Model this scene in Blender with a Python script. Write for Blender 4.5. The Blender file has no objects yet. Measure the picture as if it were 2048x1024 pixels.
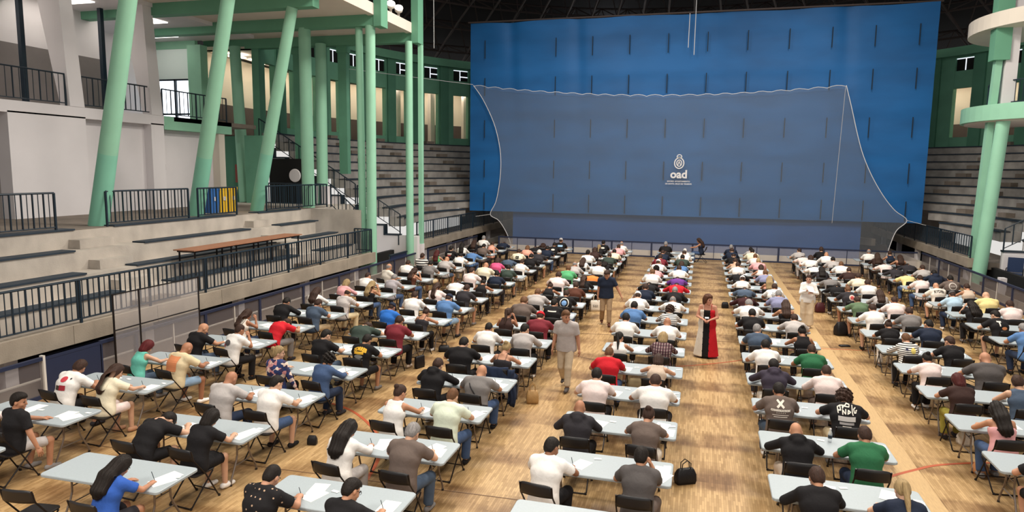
import bpy, bmesh, math, random
import numpy as np
from mathutils import Vector, Matrix
from mathutils.bvhtree import BVHTree

# ------------------------------------------------------------------ camera, sky, lights, exposure
SC = bpy.context.scene
COL = SC.collection
YAW, PITCH, ROLL, CAMH, FPX = 0.26684, 0.12435, 0.01229, 4.794, 1376.85
cam = bpy.data.cameras.new('camera'); cam.sensor_width = 36.0; cam.lens = 36.0 * FPX / 2048.0
cam.clip_end = 300
camo = bpy.data.objects.new('camera', cam); COL.objects.link(camo)
_r = Vector((math.cos(YAW), math.sin(YAW), 0))
_f = Vector((-math.sin(YAW) * math.cos(PITCH), math.cos(YAW) * math.cos(PITCH), -math.sin(PITCH)))
_d = _f.cross(_r)
_r2 = _r * math.cos(ROLL) - _d * math.sin(ROLL); _d2 = _r * math.sin(ROLL) + _d * math.cos(ROLL)
camo.matrix_world = Matrix(((_r2.x, -_d2.x, -_f.x, 0), (_r2.y, -_d2.y, -_f.y, 0), (_r2.z, -_d2.z, -_f.z, CAMH), (0, 0, 0, 1)))
SC.camera = camo

world = bpy.data.worlds.new('hall_daylight'); SC.world = world; world.use_nodes = True
bg = world.node_tree.nodes['Background']
bg.inputs[0].default_value = (1.0, 0.97, 0.93, 1); bg.inputs[1].default_value = 0.62

def area(name, loc, sx, sy, power, col=(1, 0.93, 0.83), rot=(0, 0, 0)):
    l = bpy.data.lights.new(name, 'AREA'); l.shape = 'RECTANGLE'; l.size = sx; l.size_y = sy
    l.energy = power; l.color = col
    o = bpy.data.objects.new(name, l); COL.objects.link(o); o.location = loc; o.rotation_euler = rot
    return o
# area lights added out of view above the court; front pair brightens near rows
for i, (x, y) in enumerate(((-6, -4), (5, -4), (-6, 6), (5, 6), (-6, 17), (5, 17), (-6, 28), (5, 28))):
    area('overhead_fill', (x, y, 15.2), 3.2, 3.2, 1600 if y < 0 else 1350)
SC.view_settings.view_transform = 'Standard'; SC.view_settings.look = 'None'
SC.view_settings.exposure = 0.3; SC.view_settings.gamma = 1.0; SC.view_settings.use_curve_mapping = False
RND = random.Random(7)

# ------------------------------------------------------------------ materials
MAT = {}
def srgb(h):
    if isinstance(h, str):
        h = h.lstrip('#'); c = [int(h[i:i + 2], 16) / 255 for i in (0, 2, 4)]
    else: c = h
    return tuple(((v / 12.92) if v <= 0.04045 else ((v + 0.055) / 1.055) ** 2.4) for v in c)
def newmat(name):
    m = bpy.data.materials.new(name); m.use_nodes = True; nt = m.node_tree
    b = nt.nodes['Principled BSDF']; MAT[name] = m
    return m, nt, b
def N(nt, t, **kw):
    n = nt.nodes.new(t)
    for k, v in kw.items():
        if k.startswith('i_'):
            key = k[2:]; key = int(key) if key.isdigit() else key
            n.inputs[key].default_value = v
        else: setattr(n, k, v)
    return n
def simple(name, col, rough=0.6, metal=0.0, noise=0.0, nscale=4.0, bump=0.0, bscale=30.0, spec=0.4, detail=4.0, stretch=(1, 1, 1)):
    m, nt, b = newmat(name); c = srgb(col)
    b.inputs['Roughness'].default_value = rough; b.inputs['Metallic'].default_value = metal
    b.inputs['Specular IOR Level'].default_value = spec
    if noise or bump:
        g = N(nt, 'ShaderNodeNewGeometry'); mp = N(nt, 'ShaderNodeMapping'); mp.inputs['Scale'].default_value = stretch
        nt.links.new(g.outputs['Position'], mp.inputs['Vector'])
    if noise:
        n = N(nt, 'ShaderNodeTexNoise', i_Scale=nscale, i_Detail=detail)
        nt.links.new(mp.outputs[0], n.inputs['Vector'])
        r = N(nt, 'ShaderNodeMapRange'); r.inputs[1].default_value = 0.3; r.inputs[2].default_value = 0.7
        r.inputs[3].default_value = 1 - noise; r.inputs[4].default_value = 1 + noise * 0.5
        nt.links.new(n.outputs[0], r.inputs[0])
        mx = N(nt, 'ShaderNodeMix', data_type='RGBA', blend_type='MULTIPLY'); mx.inputs[0].default_value = 1
        mx.inputs[6].default_value = (*c, 1); nt.links.new(r.outputs[0], mx.inputs[7])
        nt.links.new(mx.outputs[2], b.inputs['Base Color'])
    else: b.inputs['Base Color'].default_value = (*c, 1)
    if bump:
        n2 = N(nt, 'ShaderNodeTexNoise', i_Scale=bscale, i_Detail=3.0); nt.links.new(mp.outputs[0], n2.inputs['Vector'])
        bp = N(nt, 'ShaderNodeBump', i_Strength=bump, i_Distance=0.02); nt.links.new(n2.outputs[0], bp.inputs['Height'])
        nt.links.new(bp.outputs[0], b.inputs['Normal'])
    return m
def emit(name, col, strength):
    m, nt, b = newmat(name); b.inputs['Base Color'].default_value = (*srgb(col), 1)
    b.inputs['Emission Color'].default_value = (*srgb(col), 1); b.inputs['Emission Strength'].default_value = strength
    return m
def glassy(name, tint, alpha, rough=0.1, gloss=0.12):
    """thin see-through sheet: mostly clear, part tinted body, part mirror"""
    m, nt, b = newmat(name)
    b.inputs['Base Color'].default_value = (*srgb(tint), 1); b.inputs['Roughness'].default_value = rough
    tr = N(nt, 'ShaderNodeBsdfTransparent'); mx = N(nt, 'ShaderNodeMixShader', i_0=alpha)
    nt.links.new(tr.outputs[0], mx.inputs[1]); nt.links.new(b.outputs[0], mx.inputs[2])
    nt.links.new(mx.outputs[0], nt.nodes['Material Output'].inputs['Surface'])
    return m
def objcol(name, rough=0.85, noise=0.1, nscale=9.0, bump=0.28, bscale=11.0, pattern=None, spec=0.25, streak=None):
    """material whose colour is the object's own colour property; pattern adds a woven or printed design"""
    m, nt, b = newmat(name); b.inputs['Roughness'].default_value = rough; b.inputs['Specular IOR Level'].default_value = spec
    oi = N(nt, 'ShaderNodeObjectInfo'); tc = N(nt, 'ShaderNodeTexCoord')
    src = tc.outputs['Object']
    if streak: mp = N(nt, 'ShaderNodeMapping'); mp.inputs['Scale'].default_value = streak; nt.links.new(src, mp.inputs[0]); src = mp.outputs[0]
    n = N(nt, 'ShaderNodeTexNoise', i_Scale=nscale, i_Detail=3.0); nt.links.new(src, n.inputs['Vector'])
    r = N(nt, 'ShaderNodeMapRange'); r.inputs[1].default_value = 0.3; r.inputs[2].default_value = 0.7
    r.inputs[3].default_value = 1 - noise; r.inputs[4].default_value = 1 + noise * 0.3
    nt.links.new(n.outputs[0], r.inputs[0])
    mx = N(nt, 'ShaderNodeMix', data_type='RGBA', blend_type='MULTIPLY'); mx.inputs[0].default_value = 1
    nt.links.new(oi.outputs['Color'], mx.inputs[6]); nt.links.new(r.outputs[0], mx.inputs[7])
    out = mx.outputs[2]
    def over(fac, col):
        nonlocal out
        k = N(nt, 'ShaderNodeMix', data_type='RGBA'); k.inputs[7].default_value = (*srgb(col), 1)
        nt.links.new(out, k.inputs[6]); nt.links.new(fac, k.inputs[0]); out = k.outputs[2]
    def stripes(axis, scale, duty):
        sp = N(nt, 'ShaderNodeSeparateXYZ'); nt.links.new(tc.outputs['Object'], sp.inputs[0])
        a = N(nt, 'ShaderNodeMath', operation='MULTIPLY', i_1=scale); nt.links.new(sp.outputs[axis], a.inputs[0])
        f = N(nt, 'ShaderNodeMath', operation='FRACT'); nt.links.new(a.outputs[0], f.inputs[0])
        g = N(nt, 'ShaderNodeMath', operation='LESS_THAN', i_1=duty); nt.links.new(f.outputs[0], g.inputs[0])
        return g.outputs[0]
    if pattern == 'stripes': over(stripes('Z', 24, 0.42), '#1c1a1e')
    if pattern == 'broad_stripes': over(stripes('Z', 11, 0.5), '#1c1a1e')
    if pattern == 'plaid':
        over(stripes('X', 18, 0.2), '#b9a8a0'); over(stripes('Z', 18, 0.2), '#2d1a22')
    if pattern == 'checks':
        over(stripes('X', 40, 0.3), '#9a94a0'); over(stripes('Z', 40, 0.3), '#9a94a0')
    if pattern == 'flowers':
        v = N(nt, 'ShaderNodeTexVoronoi', i_Scale=16.0); nt.links.new(tc.outputs['Object'], v.inputs['Vector'])
        cr = N(nt, 'ShaderNodeValToRGB'); cr.color_ramp.interpolation = 'CONSTANT'
        e = cr.color_ramp.elements; e[0].color = (*srgb('#2d3a66'), 1); e[1].position = 0.4; e[1].color = (*srgb('#c98a8a'), 1)
        e2 = e.new(0.6); e2.color = (*srgb('#e0c8b8'), 1); e3 = e.new(0.78); e3.color = (*srgb('#3c3350'), 1)
        sp = N(nt, 'ShaderNodeSeparateColor'); nt.links.new(v.outputs['Color'], sp.inputs[0])
        nt.links.new(sp.outputs[0], cr.inputs[0]); out = cr.outputs[0]
    if pattern == 'dots':
        v = N(nt, 'ShaderNodeTexVoronoi', i_Scale=15.0, i_Randomness=0.25); nt.links.new(tc.outputs['Object'], v.inputs['Vector'])
        g = N(nt, 'ShaderNodeMath', operation='LESS_THAN', i_1=0.17); nt.links.new(v.outputs['Distance'], g.inputs[0]); over(g.outputs[0], '#b89a80')
    nt.links.new(out, b.inputs['Base Color'])
    if bump:
        n2 = N(nt, 'ShaderNodeTexNoise', i_Scale=bscale, i_Detail=2.0, i_Distortion=0.6); nt.links.new(src, n2.inputs['Vector'])
        bp = N(nt, 'ShaderNodeBump', i_Strength=bump, i_Distance=0.03); nt.links.new(n2.outputs[0], bp.inputs['Height'])
        nt.links.new(bp.outputs[0], b.inputs['Normal'])
    return m

objcol('cloth'); objcol('cloth_stripes', pattern='stripes'); objcol('cloth_broad_stripes', pattern='broad_stripes'); objcol('cloth_plaid', pattern='plaid')
objcol('cloth_checks', pattern='checks'); objcol('cloth_flowers', pattern='flowers'); objcol('cloth_dots', pattern='dots')
objcol('skin', rough=0.55, noise=0.06, nscale=14, bump=0.05, spec=0.4)
objcol('hair', rough=0.6, noise=0.4, nscale=60, bump=0.35, bscale=110, spec=0.22, streak=(1, 1, 0.14))
objcol('ink', rough=0.8, noise=0.05, bump=0.0)
objcol('leather', rough=0.45, noise=0.15, nscale=12, bump=0.2, bscale=40)
simple('eye', '#1d1512', 0.2); simple('lip', '#a8584c', 0.5)
simple('tabletop', '#a2abb0', 0.42, noise=0.05, nscale=60, spec=0.45)
simple('table_leg', '#7d726a', 0.35, metal=0.6)
simple('chair_black', '#151214', 0.42, spec=0.5); simple('chair_tube', '#241f1f', 0.35, metal=0.5)
simple('paper', '#f6f4ee', 0.8)
simple('concrete', '#b5aca2', 0.9, noise=0.22, nscale=1.6, bump=0.3, bscale=40, detail=8, stretch=(1, 1, 0.7))
simple('concrete_far_dim', '#9d9893', 0.9, noise=0.3, nscale=1.8, bump=0.3, bscale=40, detail=8)  # darker concrete: the far stand's dim lighting is put into its colour
simple('concrete_dark', '#7d7268', 0.9, noise=0.2, nscale=2.5, bump=0.3, bscale=40, detail=8)
simple('concrete_beam', '#9c9081', 0.9, noise=0.25, nscale=1.3, bump=0.3, bscale=30, detail=8)
simple('plaster_white', '#d9d4d6', 0.85, noise=0.05, nscale=0.8)
simple('blind_white', '#dfeeea', 0.8)
simple('plaster_warm', '#d6cdc0', 0.85, noise=0.04, nscale=1.0)
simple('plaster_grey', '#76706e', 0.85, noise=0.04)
simple('soffit', '#dccfc4', 0.85, noise=0.04, nscale=1.0)
simple('green_paint', '#8fc2a6', 0.6, noise=0.06, nscale=1.5)
simple('green_base', '#80bfa6', 0.5, noise=0.06, nscale=1.5)
simple('green_wall', '#64997f', 0.8, noise=0.1, nscale=1.2)
simple('green_pier', '#4d7f68', 0.8, noise=0.1, nscale=1.2)
simple('green_beam', '#659c80', 0.7, noise=0.06, nscale=1.0)
simple('rail_navy', '#112330', 0.45, spec=0.5)
simple('board_blue', '#1e2844', 0.5, spec=0.5, noise=0.06)
simple('bench_blue', '#27333f', 0.6, noise=0.15, nscale=3)
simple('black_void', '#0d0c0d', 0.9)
simple('steel_white', '#cfc9c2', 0.5)
simple('brown_dado', '#5a4d46', 0.85)
simple('cream', '#d8cdb8', 0.85)
simple('wood_brown', '#9a6a50', 0.6, noise=0.2, nscale=5, stretch=(6, 1, 1))
simple('roof_dark', '#1b191b', 0.9); simple('truss', '#4b413f', 0.6, metal=0.3)
simple('net_rope', '#d5d4d6', 0.8)
simple('bin_blue', '#2f5f9e', 0.5); simple('bin_yellow', '#d9ad2c', 0.5)
simple('red_paint', '#8a2f22', 0.5); simple('navy_fabric', '#1f3050', 0.8)
simple('line_red', '#a8502f', 0.5); simple('line_dark', '#6e5138', 0.5)
simple('pale_wood', '#bb9b6d', 0.5, noise=0.12, nscale=6, stretch=(8, 1, 1))
simple('straw', '#b98f58', 0.85, noise=0.3, nscale=60)
simple('strap_dark', '#16283a', 0.8)
emit('lamp_white', '#fff6e6', 14.0); emit('skylight_glow', '#f4f8ff', 6.0); emit('window_day', '#eef6ff', 1.6)
emit('lamp_soft', '#fff6ea', 3.5); emit('window_line', '#eef4ff', 0.9)
glassy('plexi', '#746d70', 0.38, 0.12); glassy('pane_clear', '#dfe8ea', 0.12, 0.05); glassy('plexi_clear', '#c8c2c4', 0.16, 0.15)
glassy('bottle_plastic', '#dfe6ea', 0.35, 0.1)

def mat_floor():
    m, nt, b = newmat('parquet'); g = N(nt, 'ShaderNodeNewGeometry')
    sw = N(nt, 'ShaderNodeMapping'); sw.inputs['Rotation'].default_value = (0, 0, math.pi / 2)
    nt.links.new(g.outputs['Position'], sw.inputs[0])
    br = N(nt, 'ShaderNodeTexBrick', offset=0.5, squash=1.0)
    br.inputs['Color1'].default_value = (*srgb('#bd9d70'), 1); br.inputs['Color2'].default_value = (*srgb('#98794f'), 1)
    br.inputs['Mortar'].default_value = (*srgb('#876238'), 1); br.inputs['Scale'].default_value = 1.0
    br.inputs['Mortar Size'].default_value = 0.0015; br.inputs['Brick Width'].default_value = 0.26; br.inputs['Row Height'].default_value = 0.034
    br.inputs['Bias'].default_value = -0.15
    nt.links.new(sw.outputs[0], br.inputs['Vector'])
    # larger laid panels, each a little lighter or browner
    pb = N(nt, 'ShaderNodeTexBrick', offset=0.5)
    pb.inputs['Color1'].default_value = (1, 1, 1, 1); pb.inputs['Color2'].default_value = (0.52, 0.45, 0.40, 1); pb.inputs['Mortar'].default_value = (0.8, 0.76, 0.72, 1)
    pb.inputs['Scale'].default_value = 1.0; pb.inputs['Mortar Size'].default_value = 0.004; pb.inputs['Bias'].default_value = -0.35
    pb.inputs['Brick Width'].default_value = 1.1; pb.inputs['Row Height'].default_value = 0.82
    nt.links.new(g.outputs['Position'], pb.inputs['Vector'])
    nz = N(nt, 'ShaderNodeTexNoise', i_Scale=0.9, i_Detail=5.0); nt.links.new(g.outputs['Position'], nz.inputs['Vector'])
    r = N(nt, 'ShaderNodeMapRange'); r.inputs[1].default_value = 0.38; r.inputs[2].default_value = 0.62; nt.links.new(nz.outputs[0], r.inputs[0])
    m1 = N(nt, 'ShaderNodeMix', data_type='RGBA', blend_type='MULTIPLY')
    nt.links.new(r.outputs[0], m1.inputs[0]); nt.links.new(br.outputs['Color'], m1.inputs[6]); nt.links.new(pb.outputs['Color'], m1.inputs[7])
    # browner cross bands at table-row spacing, broken up by noise
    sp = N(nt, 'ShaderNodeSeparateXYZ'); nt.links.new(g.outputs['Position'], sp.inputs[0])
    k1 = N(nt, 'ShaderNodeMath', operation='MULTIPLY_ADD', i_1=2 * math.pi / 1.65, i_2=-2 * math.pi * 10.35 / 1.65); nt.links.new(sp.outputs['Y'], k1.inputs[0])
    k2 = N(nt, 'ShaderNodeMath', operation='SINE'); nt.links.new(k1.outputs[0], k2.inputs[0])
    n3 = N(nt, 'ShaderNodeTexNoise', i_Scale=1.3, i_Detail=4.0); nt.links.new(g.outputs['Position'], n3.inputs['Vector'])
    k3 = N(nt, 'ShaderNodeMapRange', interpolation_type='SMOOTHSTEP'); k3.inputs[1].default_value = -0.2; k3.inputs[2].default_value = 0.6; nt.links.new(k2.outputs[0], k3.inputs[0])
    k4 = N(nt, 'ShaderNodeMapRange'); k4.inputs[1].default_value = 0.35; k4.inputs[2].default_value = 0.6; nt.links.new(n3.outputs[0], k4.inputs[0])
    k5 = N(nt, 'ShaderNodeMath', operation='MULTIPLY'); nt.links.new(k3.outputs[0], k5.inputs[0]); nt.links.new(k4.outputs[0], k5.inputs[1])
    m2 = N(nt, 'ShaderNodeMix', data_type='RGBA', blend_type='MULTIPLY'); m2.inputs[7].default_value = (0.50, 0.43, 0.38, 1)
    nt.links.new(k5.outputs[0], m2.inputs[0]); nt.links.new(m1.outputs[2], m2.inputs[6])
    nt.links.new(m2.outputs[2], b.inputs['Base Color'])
    b.inputs['Roughness'].default_value = 0.38; b.inputs['Specular IOR Level'].default_value = 0.4
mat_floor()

def mat_curtain(name, c1, c2):
    m, nt, b = newmat(name); g = N(nt, 'ShaderNodeNewGeometry')
    mp = N(nt, 'ShaderNodeMapping'); mp.inputs['Scale'].default_value = (0.35, 1, 1.0); nt.links.new(g.outputs['Position'], mp.inputs[0])
    n = N(nt, 'ShaderNodeTexNoise', i_Scale=0.7, i_Detail=6.0); nt.links.new(mp.outputs[0], n.inputs['Vector'])
    cr = N(nt, 'ShaderNodeValToRGB'); e = cr.color_ramp.elements
    e[0].position = 0.35; e[0].color = (*srgb(c2), 1); e[1].position = 0.62; e[1].color = (*srgb(c1), 1)
    nt.links.new(n.outputs[0], cr.inputs[0]); nt.links.new(cr.outputs[0], b.inputs['Base Color'])
    b.inputs['Roughness'].default_value = 0.55; b.inputs['Specular IOR Level'].default_value = 0.3
mat_curtain('curtain_blue', '#18609f', '#15538b'); mat_curtain('curtain_low', '#2a5a9c', '#264f8a')
def mat_net():
    m, nt, b = newmat('net_mesh'); b.inputs['Base Color'].default_value = (*srgb('#848a92'), 1); b.inputs['Roughness'].default_value = 0.9
    tr = N(nt, 'ShaderNodeBsdfTransparent'); mx = N(nt, 'ShaderNodeMixShader', i_0=0.27)
    nt.links.new(tr.outputs[0], mx.inputs[1]); nt.links.new(b.outputs[0], mx.inputs[2])
    nt.links.new(mx.outputs[0], nt.nodes['Material Output'].inputs['Surface'])
mat_net()

# ------------------------------------------------------------------ mesh helpers
class MB:
    def __init__(s): s.v = []; s.f = []
    def add(s, v, f):
        o = len(s.v); s.v += [tuple(map(float, p)) for p in v]; s.f += [tuple(o + i for i in q) for q in f]; return s
    def box(s, x0, x1, y0, y1, z0, z1):
        v = [(x0, y0, z0), (x1, y0, z0), (x1, y1, z0), (x0, y1, z0), (x0, y0, z1), (x1, y0, z1), (x1, y1, z1), (x0, y1, z1)]
        return s.add(v, [(0, 3, 2, 1), (4, 5, 6, 7), (0, 1, 5, 4), (1, 2, 6, 5), (2, 3, 7, 6), (3, 0, 4, 7)])
    def hexa(s, v): return s.add(v, [(0, 3, 2, 1), (4, 5, 6, 7), (0, 1, 5, 4), (1, 2, 6, 5), (2, 3, 7, 6), (3, 0, 4, 7)])
    def tube(s, pts, r, n=6, r2=None, cap=True):
        pts = [Vector(p) for p in pts]; m = len(pts); rings = []
        for i, p in enumerate(pts):
            d = (pts[min(i + 1, m - 1)] - pts[max(i - 1, 0)]).normalized()
            a = d.orthogonal().normalized() if i == 0 else (A - d * A.dot(d)).normalized()
            A = a; bb = d.cross(a); rr = r if r2 is None else r + (r2 - r) * i / (m - 1)
            rings.append([p + (a * math.cos(2 * math.pi * k / n) + bb * math.sin(2 * math.pi * k / n)) * rr for k in range(n)])
        v = [q for g in rings for q in g]; f = []
        for i in range(m - 1):
            for k in range(n):
                k2 = (k + 1) % n; f.append((i * n + k, i * n + k2, (i + 1) * n + k2, (i + 1) * n + k))
        if cap and n < 12: f += [tuple(reversed(range(n))), tuple((m - 1) * n + k for k in range(n))]
        elif cap: q = len(v); v += rings[0] + rings[-1]; f += [tuple(q + k for k in reversed(range(n))), tuple(q + n + k for k in range(n))]   # caps with their own rim
        return s.add(v, f)
    def prism(s, poly, z0, z1):
        n = len(poly); v = [(x, y, z0) for x, y in poly] + [(x, y, z1) for x, y in poly]
        return s.add(v, [tuple(reversed(range(n))), tuple(n + i for i in range(n))] + [(i, (i + 1) % n, n + (i + 1) % n, n + i) for i in range(n)])
    def ring(s, cx, cy, r0, r1, z0, z1, a0, a1, step=2.0):
        n = max(1, int(abs(a1 - a0) / step)); v = []; f = []
        for i in range(n + 1):
            a = math.radians(a0 + (a1 - a0) * i / n); c, q = math.cos(a), math.sin(a)
            v += [(cx + r0 * c, cy + r0 * q, z0), (cx + r1 * c, cy + r1 * q, z0), (cx + r1 * c, cy + r1 * q, z1), (cx + r0 * c, cy + r0 * q, z1)]
        for i in range(n):
            o = 4 * i
            for k in range(4): f.append((o + k, o + (k + 1) % 4, o + 4 + (k + 1) % 4, o + 4 + k))
        f += [(3, 2, 1, 0), (4 * n, 4 * n + 1, 4 * n + 2, 4 * n + 3)]
        return s.add(v, f)
    def lathe(s, prof, n=16, c=(0, 0)):
        v = []; f = []
        for r, z in prof: v += [(c[0] + r * math.cos(2 * math.pi * k / n), c[1] + r * math.sin(2 * math.pi * k / n), z) for k in range(n)]
        for i in range(len(prof) - 1):
            for k in range(n): k2 = (k + 1) % n; f.append((i * n + k, i * n + k2, (i + 1) * n + k2, (i + 1) * n + k))
        f += [tuple(reversed(range(n))), tuple((len(prof) - 1) * n + k for k in range(n))]
        return s.add(v, f)
    def mesh(s, name, mat=None, smooth=False):
        me = bpy.data.meshes.new(name); me.from_pydata(s.v, [], s.f)
        bm = bmesh.new(); bm.from_mesh(me); bmesh.ops.recalc_face_normals(bm, faces=bm.faces); bm.to_mesh(me); bm.free()
        if mat: me.materials.append(MAT[mat])
        if smooth: me.polygons.foreach_set('use_smooth', [len(p.vertices) <= 4 for p in me.polygons])
        return me
    def build(s, name, mat, parent=None, smooth=False): return obj(name, s.mesh(name, mat, smooth), parent)
def obj(name, me, parent=None):
    o = bpy.data.objects.new(name, me); COL.objects.link(o)
    if parent is not None: o.parent = parent
    return o
def tag(o, label=None, cat=None, group=None, kind=None):
    if label: o['label'] = label
    if cat: o['category'] = cat
    if group: o['group'] = group
    if kind: o['kind'] = kind
    return o
def empty(name, loc=(0, 0, 0), rz=0.0):
    o = bpy.data.objects.new(name, None); COL.objects.link(o); o.location = loc; o.rotation_euler = (0, 0, rz); o.empty_display_size = 0.1
    return o
def struct(name, label, mb=None, mat=None, smooth=False):
    o = mb.build(name, mat, None, smooth) if mb else empty(name)
    return tag(o, label, None, None, 'structure')
# ------------------------------------------------------------------ setting: floor and lines
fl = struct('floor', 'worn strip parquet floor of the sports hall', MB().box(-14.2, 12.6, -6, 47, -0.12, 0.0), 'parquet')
def ribbon(pts, w, z=0.004):
    if len(pts) > 3:      # round the corners
        P_ = [np.array(p, float) for p in pts]; P_ = [2 * P_[0] - P_[1]] + P_ + [2 * P_[-1] - P_[-2]]; out = []
        for i in range(1, len(P_) - 2):
            p0, p1, p2, p3 = P_[i - 1:i + 3]
            for t in np.arange(0, 1, 0.2): out.append(tuple(0.5 * (2 * p1 + (p2 - p0) * t + (2 * p0 - 5 * p1 + 4 * p2 - p3) * t * t + (3 * p1 - p0 - 3 * p2 + p3) * t ** 3)))
        pts = out + [pts[-1]]
    mb = MB(); L = []
    for i, p in enumerate(pts):
        a = Vector(pts[max(i - 1, 0)]); b = Vector(pts[min(i + 1, len(pts) - 1)]); d = (b - a).normalized(); n = Vector((-d.y, d.x)) * w / 2
        L.append(((p[0] + n.x, p[1] + n.y, z), (p[0] - n.x, p[1] - n.y, z)))
    v = [q for pr in L for q in pr]
    return mb.add(v, [(2 * i, 2 * i + 1, 2 * i + 3, 2 * i + 2) for i in range(len(pts) - 1)])
def arc_pts(c, r, a0, a1, n=24): return [(c[0] + r * math.cos(math.radians(a0 + (a1 - a0) * i / n)), c[1] + r * math.sin(math.radians(a0 + (a1 - a0) * i / n))) for i in range(n + 1)]
ribbon([(2.8, 11.4), (3.06, 11.69), (3.57, 12.13), (4.03, 12.47), (4.84, 12.8), (5.7, 12.95), (6.6, 12.9), (7.6, 12.6)], 0.06).build('floor_line', 'line_red', fl)
ribbon([(-1.3, 16.78), (-0.39, 17.14), (0.39, 17.62), (1.14, 18.2), (1.9, 18.95), (2.6, 19.8)], 0.045).build('floor_line', 'line_red', fl)
ribbon([(-3.6, 17.6), (-2.97, 17.32), (-2.24, 17.06), (-1.3, 16.78)], 0.045).build('floor_line', 'line_dark', fl)
ribbon([(-8.0, 12.4), (-7.23, 12.2), (-6.58, 11.94), (-5.93, 11.42), (-5.4, 10.8), (-5.0, 10.0), (-4.8, 9.2)], 0.06).build('floor_line', 'line_red', fl)
ribbon([(2.6, 20.1), (3.34, 20.18), (4.88, 20.34), (6.5, 20.4)], 0.05).build('floor_line', 'line_red', fl)
ribbon([(-12.5, 19.2), (11, 20.9)], 0.04).build('floor_line', 'line_dark', fl)
ribbon([(-12.5, 9.0), (11, 9.6)], 0.02).build('floor_line', 'line_dark', fl)
ribbon([(3.44, -4), (3.44, 39)], 0.36, 0.003).build('inlay_strip', 'pale_wood', fl)

# ------------------------------------------------------------------ side grandstand (three tiers and a platform)
def railing(name, label, p0, p1, z0, h, mat='rail_navy', spacing=0.15, thick_every=2, lift=0.1, cat='railing', group=None, drop=0.0):
    """straight or sloped railing from p0 to p1 (x, y); drop = how far the far end lies below the near end"""
    a, b = Vector((p0[0], p0[1], z0)), Vector((p1[0], p1[1], z0 - drop)); L = (Vector(p1) - Vector(p0)).length; d = (b - a) / L
    t = tag(empty(name, a), label, cat, group)
    def bar(nm, s0, s1, za, r=0.022):
        q0 = d * s0 + Vector((0, 0, za)); q1 = d * s1 + Vector((0, 0, za)); MB().tube([q0, q1], r, 6).build(nm, mat, t)
    bar('top_rail', 0, L, h, 0.028); bar('bottom_rail', 0, L, lift, 0.02)
    thin = MB().box(-0.008, 0.008, -0.008, 0.008, lift, h).mesh('baluster', mat); thick = MB().box(-0.02, 0.02, -0.012, 0.012, lift, h).mesh('baluster', mat)
    n = max(2, int(round(L / spacing)))
    for i in range(n + 1):
        o = obj('baluster', thick if i % thick_every == 0 else thin, t); o.location = d * (L * i / n)
    post = MB().box(-0.024, 0.024, -0.024, 0.024, -0.02, h).mesh('post', mat); k = max(1, int(L / 1.9))
    for i in range(k + 1): obj('post', post, t).location = d * (L * i / k)
    return t

gs = struct('grandstand_side', 'concrete side grandstand with three tiers and a platform')
Y0, Y1 = 2.0, 26.4
# parapet in panels
y = Y0
while y < Y1 - 0.1:
    y2 = min(y + 2.44, Y1); MB().box(-13.45, -13.2, y + 0.006, y2 - 0.006, 0.86, 1.27).build('parapet_panel', 'concrete_beam', gs); y = y2
MB().box(-14.0, -13.4, Y0, Y1, 0.80, 1.12).build('walkway_slab', 'concrete_dark', gs)
TI = ((-14.0, 1.6), (-14.75, 2.07), (-15.5, 2.56))
for i, (x, z) in enumerate(TI):
    MB().box(x - 0.75, x, Y0, Y1 + 0.1 - 0.5 * i, z - 0.56, z).build('tier', 'concrete', gs)
MB().box(-24.6, -16.25, Y0, 30.6, 2.45, 3.03).build('platform', 'concrete', gs)
MB().box(-22.0, -16.27, Y0, 27.6, 3.03, 3.045).build('platform_floor', 'concrete_dark', gs)
# dark wooden seat edging, broken at the stair aisles
for x, z, segs in ((-14.0, 1.6, ((Y0, 14.0), (15.7, 21.9), (23.4, 25.9))), (-14.75, 2.07, ((Y0, 13.6), (15.2, 21.6), (23.2, 26.0))), (-15.5, 2.56, ((Y0, 14.0), (16.3, 21.2), (23.0, 25.7))), (-16.25, 3.035, ((Y0, 14.7), (16.0, 21.4), (22.7, 25.6)))):
    for a, b in segs: MB().box(x - 0.42, x + 0.03, a, b, z + 0.002, z + 0.045).build('bench_board', 'bench_blue', gs)
for yc in (14.9, 22.3):
    for k, (x, z) in enumerate(((-13.4, 1.12),) + TI):
        yy = yc + 0.12 * k - 0.2; MB().box(x - 0.42 + (0 if k else -0.18), x - 0.0 - (0.38 if k == 9 else 0), yy - 0.55, yy + 0.55, z, z + 0.24).build('step_block', 'concrete_dark' if k == 0 else 'concrete', gs) if k == 0 else MB().box(x - 0.75, x - 0.38, yy - 0.55, yy + 0.55, z + 0.003, z + 0.24).build('step_block', 'concrete', gs)
MB().box(-16.4, -13.9, 26.4, 26.5, 1.12, 3.03).build('end_wall', 'concrete', gs)
# under-stand void and its low wall
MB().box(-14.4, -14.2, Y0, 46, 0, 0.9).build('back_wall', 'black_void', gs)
MB().box(-13.34, -13.14, Y0, 46, 0, 0.3).build('plinth', 'plaster_warm', gs)
py = 3.0
while py < 46:
    MB().box(-13.6, -13.38, py, py + 0.28, 0, 0.87).build('short_pier', 'plaster_white', gs); py += 3.65
railing('parapet_railing', 'long navy railing on the concrete parapet of the side grandstand', (-13.3, 6.0), (-13.3, 26.2), 1.27, 0.98)
railing('end_railing', 'short navy railing closing the end of the lowest grandstand walkway', (-13.3, 26.2), (-14.1, 26.25), 1.27, 0.98)
for a, b, nm in ((11.2, 14.25, 'navy railing section on the platform, nearest the camera'), (15.88, 19.15, 'navy railing section between the two nearest leaning green columns'), (19.6, 21.6, 'navy railing section in front of the blue and yellow bins'), (23.4, 27.9, 'navy railing section past the third leaning green column')):
    railing('platform_railing', nm, (-16.35, a), (-16.35, b), 3.05, 1.0, group='platform railings')
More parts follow.
